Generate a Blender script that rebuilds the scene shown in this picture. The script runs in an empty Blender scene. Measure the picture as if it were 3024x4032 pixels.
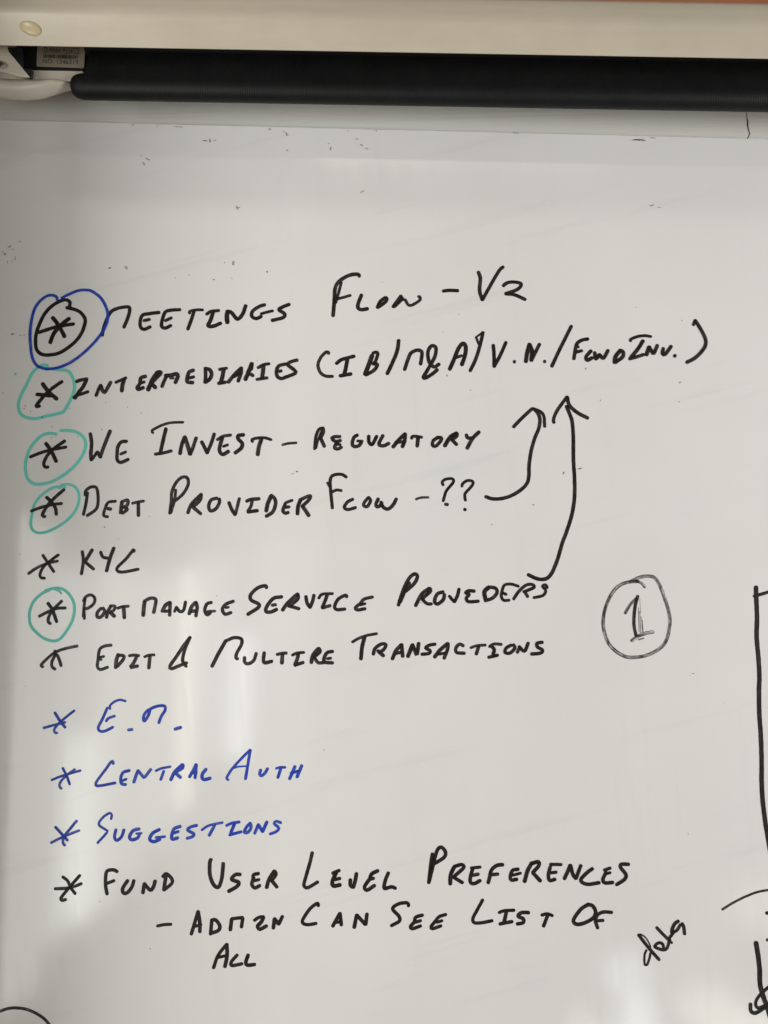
import bpy, bmesh, math, random
from mathutils import Vector, Matrix, noise

random.seed(7)
S = bpy.context.scene
COL = S.collection
R = math.radians

# ---------------------------------------------------------------- camera, light, exposure
cam_d = bpy.data.cameras.new('camera')
cam = bpy.data.objects.new('camera', cam_d); COL.objects.link(cam)
cam_d.sensor_fit = 'VERTICAL'; cam_d.sensor_height = 36.0; cam_d.lens = 36.0*3030/4032
cam_d.clip_start = 0.01; cam_d.clip_end = 60
pit, rol = R(3.0), R(1.0)
fw = Vector((0, math.cos(pit), math.sin(pit))); r0 = Vector((1, 0, 0)); u0 = Vector((0, -math.sin(pit), math.cos(pit)))
rt = math.cos(rol)*r0 + math.sin(rol)*u0; up = -math.sin(rol)*r0 + math.cos(rol)*u0
cam.matrix_world = Matrix(((rt.x, up.x, -fw.x, 0), (rt.y, up.y, -fw.y, -0.85), (rt.z, up.z, -fw.z, 1.5), (0, 0, 0, 1)))
S.camera = cam

w = bpy.data.worlds.new('World'); S.world = w; w.use_nodes = True
bg = w.node_tree.nodes['Background']; bg.inputs[0].default_value = (1.0, 0.90, 0.78, 1); bg.inputs[1].default_value = 0.035

def area(name, loc, aim, sx, sy, power, color, spread=180, shape='RECTANGLE'):
    d = bpy.data.lights.new(name, 'AREA'); d.shape = shape; d.size = sx; d.size_y = sy
    d.energy = power*0.76; d.color = color; d.spread = R(spread)
    o = bpy.data.objects.new(name, d); COL.objects.link(o); o.location = loc
    o.rotation_euler = (Vector(aim)-Vector(loc)).to_track_quat('-Z', 'Y').to_euler()
    return o
area('window_light', (-1.76, -1.6, 1.25), (.1, 0, 1.5), .76, 1.3, 43, (1, .988, .972))
area('right_fill_light', (2.9, -1.9, 1.2), (1.05, 0, 1.55), 1.0, 1.3, 10.8, (1, .992, .985), 52)  # added fill lamp, no window known there; brightens the right of the board
area('ceiling_tube_light', (.30, -2.20, 3.2), (.1, 0, 1.5), 1.2, .12, 4.2, (1, .95, .87))
area('ceiling_tube_light', (-1.09, -1.13, 3.2), (.1, 0, 1.5), .30, .12, 8.5, (1, .96, .89))
# daylight in the gaps of the curtains behind the photographer, mirrored in the lower left of the board,
# and sunlit patches on the far side of the room, mirrored in the lower right
def lamp(name, loc, sx, sy, radiance, color, shape):
    k = 4*sx*sy*(.7854 if shape == 'ELLIPSE' else 1)
    area(name, loc, (loc[0], 0, loc[2]), sx, sy, radiance*k, color, 180, shape)
lamp('curtain_light', (-1.333, -2.00, 0.724), 0.066, 1.787, 4.98, (1, 0.98, 0.93), 'RECTANGLE')
lamp('curtain_light', (-1.248, -2.00, 0.724), 0.103, 1.693, 4.33, (1, 0.98, 0.93), 'RECTANGLE')
lamp('curtain_light', (-1.168, -2.00, 0.747), 0.056, 1.364, 5.03, (0.97, 1, 0.95), 'RECTANGLE')
lamp('curtain_light', (-1.084, -2.00, 1.124), 0.113, 0.611, 3.09, (0.97, 1, 0.95), 'RECTANGLE')
lamp('curtain_light', (-1.084, -2.00, 0.479), 0.113, 0.677, 9.00, (0.97, 1, 0.95), 'RECTANGLE')
lamp('curtain_light', (-0.990, -2.00, 0.813), 0.075, 1.232, 4.68, (0.97, 1, 0.95), 'RECTANGLE')
lamp('curtain_light', (-0.900, -2.00, 0.865), 0.103, 1.129, 2.87, (1, 0.98, 0.93), 'RECTANGLE')
lamp('curtain_light', (-0.825, -2.00, 0.912), 0.047, 0.941, 3.00, (1, 0.98, 0.93), 'RECTANGLE')
lamp('curtain_light', (-0.771, -2.00, 0.912), 0.061, 1.035, 1.93, (1, 0.98, 0.93), 'RECTANGLE')
lamp('curtain_light', (-0.711, -2.00, 0.987), 0.054, 0.865, 8.89, (1, 0.92, 0.78), 'RECTANGLE')
lamp('curtain_light', (-0.620, -2.00, 1.100), 0.127, 0.752, 1.89, (0.95, 0.97, 1), 'RECTANGLE')
lamp('curtain_light', (-0.515, -2.00, 0.968), 0.085, 0.451, 6.03, (0.95, 0.97, 1), 'RECTANGLE')
lamp('curtain_light', (-0.359, -2.00, 1.100), 0.226, 0.847, 0.78, (0.95, 0.97, 1), 'RECTANGLE')
lamp('sunlit_patch_light', (0.680, -1.30, 0.365), 0.128, 0.121, 3.80, (0.95, 0.97, 1), 'ELLIPSE')
lamp('sunlit_patch_light', (0.715, -1.30, 0.212), 0.114, 0.227, 5.88, (0.95, 0.97, 1), 'ELLIPSE')
lamp('sunlit_patch_light', (0.630, -1.30, 0.148), 0.099, 0.170, 4.15, (1, 0.98, 0.93), 'ELLIPSE')
lamp('sunlit_patch_light', (0.559, -1.30, 0.134), 0.099, 0.284, 3.80, (1, 0.92, 0.78), 'ELLIPSE')
lamp('sunlit_patch_light', (0.900, -1.30, 0.286), 0.170, 0.106, 4.15, (1, 0.92, 0.78), 'ELLIPSE')
lamp('sunlit_patch_light', (1.010, -1.30, 0.169), 0.305, 0.213, 5.53, (1, 0.92, 0.78), 'ELLIPSE')
lamp('sunlit_patch_light', (1.049, -1.30, 0.553), 0.156, 0.128, 2.08, (1, 0.92, 0.78), 'ELLIPSE')
S.render.engine = 'CYCLES'
S.cycles.transparent_max_bounces = 24
vs = S.view_settings; vs.view_transform = 'Standard'; vs.look = 'None'; vs.exposure = 0; vs.gamma = 1; vs.use_curve_mapping = False

# ---------------------------------------------------------------- helpers
def tag(o, label=None, cat=None, group=None, kind=None):
    for k, v in (('label', label), ('category', cat), ('group', group), ('kind', kind)):
        if v: o[k] = v
    return o
def empty(name, loc):
    o = bpy.data.objects.new(name, None); COL.objects.link(o); o.location = loc; return o
def link(name, me, mat, parent=None):
    o = bpy.data.objects.new(name, me); COL.objects.link(o)
    if mat: me.materials.append(mat)
    if parent:
        o.parent = parent; o.matrix_parent_inverse = Matrix.Translation(-parent.location)
    return o
def from_bm(name, bm, mat, parent=None, smooth=True):
    bmesh.ops.recalc_face_normals(bm, faces=bm.faces)
    me = bpy.data.meshes.new(name); bm.to_mesh(me); bm.free()
    if smooth:
        me.shade_smooth()
        try: me.set_sharp_from_angle(angle=R(38))
        except Exception: pass
    return link(name, me, mat, parent)
def bevel(o, w, n=3):
    m = o.modifiers.new('bevel', 'BEVEL'); m.width = w; m.segments = n; m.limit_method = 'ANGLE'; m.angle_limit = R(35)
def box(bm, x0, x1, y0, y1, z0, z1):
    v = [bm.verts.new(p) for p in ((x0,y0,z0),(x1,y0,z0),(x1,y1,z0),(x0,y1,z0),(x0,y0,z1),(x1,y0,z1),(x1,y1,z1),(x0,y1,z1))]
    for f in ((0,1,2,3),(4,5,6,7),(0,1,5,4),(1,2,6,5),(2,3,7,6),(3,0,4,7)): bm.faces.new([v[i] for i in f])
def prism_y(bm, pts, y0, y1):            # outline in x,z pushed along y
    a = [bm.verts.new((x, y0, z)) for x, z in pts]; b = [bm.verts.new((x, y1, z)) for x, z in pts]
    bm.faces.new(a); bm.faces.new(b[::-1]); n = len(pts)
    for i in range(n): bm.faces.new((a[i], b[i], b[(i+1) % n], a[(i+1) % n]))
def extrude_x(bm, prof, xs, closed=True):    # profile in y,z swept along x
    rows = [[bm.verts.new((x, y, z)) for y, z in prof] for x in xs]
    n = len(prof)
    for a, b in zip(rows, rows[1:]):
        for i in range(n if closed else n-1):
            bm.faces.new((a[i], b[i], b[(i+1) % n], a[(i+1) % n]))
    return rows

class NT:
    def __init__(s, name):
        s.m = bpy.data.materials.new(name); s.m.use_nodes = True; s.t = s.m.node_tree
        s.b = s.t.nodes['Principled BSDF']; s.out = s.t.nodes['Material Output']
    def n(s, typ, **kw):
        o = s.t.nodes.new(typ)
        for k, v in kw.items():
            if k.startswith('i_'): o.inputs[k[2:].replace('_', ' ')].default_value = v
            else: setattr(o, k, v)
        return o
    def l(s, a, b): s.t.links.new(a, b)
    def noise(s, scale, vec, detail=4, rough=.55):
        o = s.n('ShaderNodeTexNoise'); o.inputs['Scale'].default_value = scale; o.inputs['Detail'].default_value = detail
        o.inputs['Roughness'].default_value = rough; s.l(vec, o.inputs['Vector']); return o.outputs['Fac']
    def map(s, vec, scale=(1,1,1), rot=(0,0,0)):
        if any(rot):                                    # turn first, then stretch along the turned axes
            q = s.n('ShaderNodeMapping'); q.inputs['Rotation'].default_value = rot; s.l(vec, q.inputs['Vector']); vec = q.outputs['Vector']
        o = s.n('ShaderNodeMapping'); o.inputs['Scale'].default_value = scale
        s.l(vec, o.inputs['Vector']); return o.outputs['Vector']
    def obj(s): return s.n('ShaderNodeTexCoord').outputs['Object']
    def range(s, v, a, b, c, d, clamp=True):
        o = s.n('ShaderNodeMapRange'); o.clamp = clamp
        for i, q in enumerate((a, b, c, d)): o.inputs[i+1].default_value = q
        s.l(v, o.inputs[0]); return o.outputs[0]
    def math(s, op, a, b=None):
        o = s.n('ShaderNodeMath'); o.operation = op
        for i, q in enumerate((a, b)):
            if q is None: continue
            if isinstance(q, (int, float)): o.inputs[i].default_value = q
            else: s.l(q, o.inputs[i])
        return o.outputs[0]
    def mix(s, f, a, b):
        o = s.n('ShaderNodeMix'); o.data_type = 'RGBA'
        if isinstance(f, (int, float)): o.inputs[0].default_value = f
        else: s.l(f, o.inputs[0])
        for i, q in ((6, a), (7, b)):
            if isinstance(q, tuple): o.inputs[i].default_value = (*q, 1)
            else: s.l(q, o.inputs[i])
        return o.outputs[2]
    def bump(s, h, strength, dist):
        o = s.n('ShaderNodeBump'); o.inputs['Strength'].default_value = strength; o.inputs['Distance'].default_value = dist
        s.l(h, o.inputs['Height']); return o.outputs['Normal']

# ---------------------------------------------------------------- materials
def board_material():
    t = NT('whiteboard_gloss'); v = t.obj()
    big = t.noise(3.2, v, 5, .6)
    wipe = t.noise(1.0, t.map(v, (2.0, 1, 30), (0, R(16), 0)), 6, .65)      # long wiping arcs, rising to the right
    fine = t.noise(1.0, t.map(v, (150, 1, 9), (0, R(7), 0)), 4, .6)          # near vertical cloth streaks
    grain = t.noise(420, v, 2, .5)
    blue = t.range(t.noise(5.5, v, 3, .6), .56, .72, 0, 1)
    c = t.mix(t.range(big, .3, .7, 0, 1), (.715, .704, .680), (.765, .756, .733))
    c = t.mix(t.range(wipe, .58, .75, 0, .26), c, (.50, .49, .475))
    c = t.mix(t.math('MULTIPLY', t.math('MULTIPLY', blue, t.range(wipe, .40, .62, 0, 1)), .22), c, (.60, .63, .66))
    smear = t.noise(1.0, t.map(v, (46, 1, 4.5), (0, R(4), 0)), 5, .6); zone = t.noise(2.1, v, 2)
    c = t.mix(t.math('MULTIPLY', t.range(smear, .56, .74, 0, .17), t.range(zone, .45, .6, 0, 1)), c, (.52, .53, .53))
    c = t.mix(t.range(grain, .35, .65, 0, .05), c, (.58, .56, .53))
    t.l(c, t.b.inputs['Base Color'])
    r = t.math('ADD', t.range(fine, .3, .7, .06, .125), t.range(big, .3, .7, 0, .03))
    t.l(r, t.b.inputs['Roughness'])
    t.b.inputs['Specular IOR Level'].default_value = .5
    h = t.math('ADD', t.math('MULTIPLY', fine, .5), t.noise(9, t.map(v, (1, 1, .5)), 3))
    t.l(t.bump(h, .05, .0004), t.b.inputs['Normal'])
    return t.m
def ink_material(name, base, thin):
    t = NT(name); uv = t.n('ShaderNodeUVMap'); uv.uv_map = 'stroke'
    sep = t.n('ShaderNodeSeparateXYZ'); t.l(uv.outputs[0], sep.inputs[0])
    at = t.n('ShaderNodeAttribute'); at.attribute_name = 'dry'
    dry = at.outputs['Fac']
    streak = t.noise(1.0, t.map(uv.outputs[0], (.035, 3.1, 1)), 4, .6)
    patch = t.noise(1.0, t.map(uv.outputs[0], (.16, .5, 1)), 3, .5)
    g = t.range(t.math('ADD', t.math('MULTIPLY', streak, .72), t.math('MULTIPLY', patch, .28)), .40, .62, 0, 1.05, False)
    g = t.math('MAXIMUM', g, 0.0)
    edge = t.math('POWER', t.math('ABSOLUTE', sep.outputs[1]), 5.0)
    keep = t.math('SUBTRACT', 1.0, t.math('MULTIPLY', edge, .55))
    loss = t.math('MULTIPLY', t.math('MULTIPLY', dry, g), keep)
    alpha = t.math('SUBTRACT', .985, t.math('MINIMUM', loss, .97))
    t.l(t.mix(t.math('MINIMUM', t.math('MULTIPLY', g, .8), 1.0), base, thin), t.b.inputs['Base Color'])
    t.l(alpha, t.b.inputs['Alpha'])
    t.b.inputs['Roughness'].default_value = .42; t.b.inputs['Specular IOR Level'].default_value = .16
    return t.m
def simple(name, col, rough=.5, var=.08, scale=30, bump=0, spec=.5, dirt=None):
    t = NT(name); v = t.obj(); f = t.noise(scale, v, 5, .6)
    c = t.mix(t.range(f, .3, .7, 0, 1), tuple(x*(1-var) for x in col), tuple(min(1, x*(1+var)) for x in col))
    if dirt: c = t.mix(t.range(t.noise(scale*.35, t.map(v, (.4, 1, 1.6)), 5, .7), .55, .75, 0, .5), c, dirt)
    t.l(c, t.b.inputs['Base Color']); t.b.inputs['Roughness'].default_value = rough
    t.b.inputs['Specular IOR Level'].default_value = spec
    if bump: t.l(t.bump(t.noise(scale*8, v, 3), bump, .0005), t.b.inputs['Normal'])
    return t.m
def wall_material():
    t = NT('brushed_wall_paint'); v = t.obj()
    br = t.noise(1.0, t.map(v, (2.5, 1, 170), (0, R(2.5), 0)), 5, .65)
    pk = t.noise(1.0, t.map(v, (5, 1, 26), (0, R(3), 0)), 3, .6)
    c = t.mix(t.range(pk, .46, .62, 0, .8), (.76, .775, .72), (.79, .74, .705))
    c = t.mix(t.range(br, .35, .70, 0, .35), c, (.60, .595, .56))
    t.l(c, t.b.inputs['Base Color']); t.b.inputs['Roughness'].default_value = .45
    t.l(t.bump(br, .5, .0012), t.b.inputs['Normal'])
    return t.m
def fabric_material():
    t = NT('black_ribbed_screen_cloth'); v = t.obj()
    wv = t.n('ShaderNodeTexWave'); wv.wave_type = 'BANDS'; wv.bands_direction = 'X'; wv.wave_profile = 'SIN'
    wv.inputs['Scale'].default_value = 128; wv.inputs['Distortion'].default_value = .6
    t.l(t.map(v, (1, 1, 1), (0, R(4), 0)), wv.inputs['Vector'])
    f = t.noise(40, v, 4, .6)
    c = t.mix(t.range(f, .3, .7, 0, 1), (.004, .0045, .0045), (.008, .009, .0085))
    c = t.mix(t.math('MULTIPLY', wv.outputs['Fac'], .35), c, (.013, .0145, .0145))
    t.l(c, t.b.inputs['Base Color']); t.b.inputs['Roughness'].default_value = .5; t.b.inputs['Specular IOR Level'].default_value = .22
    t.l(t.bump(wv.outputs['Fac'], .3, .0005), t.b.inputs['Normal'])
    return t.m

M_BOARD = board_material()
INKS = {'black': ink_material('black_marker_ink', (.0045, .0042, .0040), (.036, .031, .026)),
        'blue': ink_material('blue_marker_ink', (.0025, .013, .34), (.035, .125, .56)),
        'teal': ink_material('teal_marker_ink', (.13, .60, .50), (.23, .68, .60))}
M_EDGE = simple('board_edge', (.55, .54, .52), .5)
M_WALL = wall_material()
M_UPPER = simple('terracotta_paint', (.30, .115, .05), .6, .12, 12)
M_CASING = simple('beige_enamel', (.57, .512, .40), .38, .05, 14, .12, dirt=(.45, .395, .305))
M_CAP = simple('cream_plastic', (.62, .56, .46), .35, .06, 20, .05, dirt=(.44, .37, .28))
M_FABRIC = fabric_material()
M_BLACK = simple('black_plastic', (.009, .009, .009), .55, .2, 30, spec=.22)
M_SLATE = simple('dark_slate_plastic', (.035, .042, .048), .5, .3, 60)
M_LABEL = simple('label_paper', (.26, .225, .165), .55, .05, 60)
M_PRINT = simple('black_print', (.012, .011, .010), .6, .1, 60)
M_SCREW = simple('dull_screw_steel', (.30, .27, .22), .4, .2, 90)
M_RIVET = simple('yellowed_plug_plastic', (.60, .50, .30), .35, .08, 40)
M_CRACK = simple('dark_crack', (.02, .018, .016), .8)
M_SIDE = simple('dull_brown_paint', (.19, .105, .055), .6, .1, 6)

# ---------------------------------------------------------------- wall behind, side pier
bm = bmesh.new(); box(bm, -.70, 2.2, .0125, .13, 0, 2.105)
wall = tag(from_bm('wall', bm, M_WALL, smooth=False), 'grey painted wall behind the whiteboard', None, None, 'structure')
bm = bmesh.new(); box(bm, -.70, 2.2, .0125, .13, 2.1055, 2.9)
tag(from_bm('wall_upper', bm, M_UPPER, smooth=False), 'terracotta painted wall above the screen casing', None, None, 'structure')
bm = bmesh.new(); box(bm, -.70, -.5425, -.30, .0115, 0, 2.9)
tag(from_bm('wall_side', bm, M_SIDE, smooth=False), 'brown wall pier left of the whiteboard', None, None, 'structure')

def ribbon(bm, pts, width, y0, rise, uvl, dl, dry, u0, wob=.05, seed=0.0, taper=False):
    """pts: polyline in metres (x,z); builds a rounded marker stroke lying on the board"""
    P = [Vector(p) for p in pts]
    if len(P) < 2: return
    r = width/2
    # Catmull-Rom through the points
    Q = [P[0]*2-P[1]] + P + [P[-1]*2-P[-2]]
    C = []
    for i in range(1, len(Q)-2):
        a, b, c, d = Q[i-1:i+3]; n = max(2, int((c-b).length/.0012))
        for k in range(n):
            t = k/n
            C.append(.5*((2*b)+(c-a)*t+(2*a-5*b+4*c-d)*t*t+(3*b-a-3*c+d)*t**3))
    C.append(P[-1].copy())
    # rounded, slightly square ends
    ext = r*.72
    t0 = (C[0]-C[min(2, len(C)-1)]).normalized(); t1 = (C[-1]-C[max(-3, -len(C))]).normalized()
    head = [C[0]+t0*ext*s for s in (1, .93, .75, .45)]; tail = [C[-1]+t1*ext*s for s in (.45, .75, .93, 1)]
    C = head+C+tail
    L = [0.0]
    for a, b in zip(C, C[1:]): L.append(L[-1]+(b-a).length)
    tot = L[-1] or 1e-6
    rows = []
    for i, c in enumerate(C):
        t = (C[min(i+1, len(C)-1)]-C[max(i-1, 0)]); t = t.normalized() if t.length > 1e-9 else Vector((1, 0))
        n = Vector((-t.y, t.x)); e = min(L[i], tot-L[i])
        f = 1.0
        if e < r: f = max(.30, math.sqrt(max(0, 1-(1-e/r)**2)))**.8
        wl = 1+wob*noise.noise(Vector((c.x*180+seed, c.y*180, 1.7))); wr = 1+wob*noise.noise(Vector((c.x*180, c.y*180+seed, 8.3)))
        row = []
        for s in (-1, -.4, .4, 1):
            q = c+n*(r*f*s*(wl if s < 0 else wr))
            row.append((bm.verts.new((q.x, -(y0+rise*i/len(C)), q.y)), s*f, u0+L[i]*1000))
        rows.append(row)
    for a, b in zip(rows, rows[1:]):
        for k in range(3):
            try: f = bm.faces.new((a[k][0], a[k+1][0], b[k+1][0], b[k][0]))
            except ValueError: continue
            for lp, src in zip(f.loops, (a[k], a[k+1], b[k+1], b[k])):
                lp[uvl].uv = (src[2], src[1])
    for row in rows:
        for v, _, _ in row: v[dl] = dry

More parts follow.
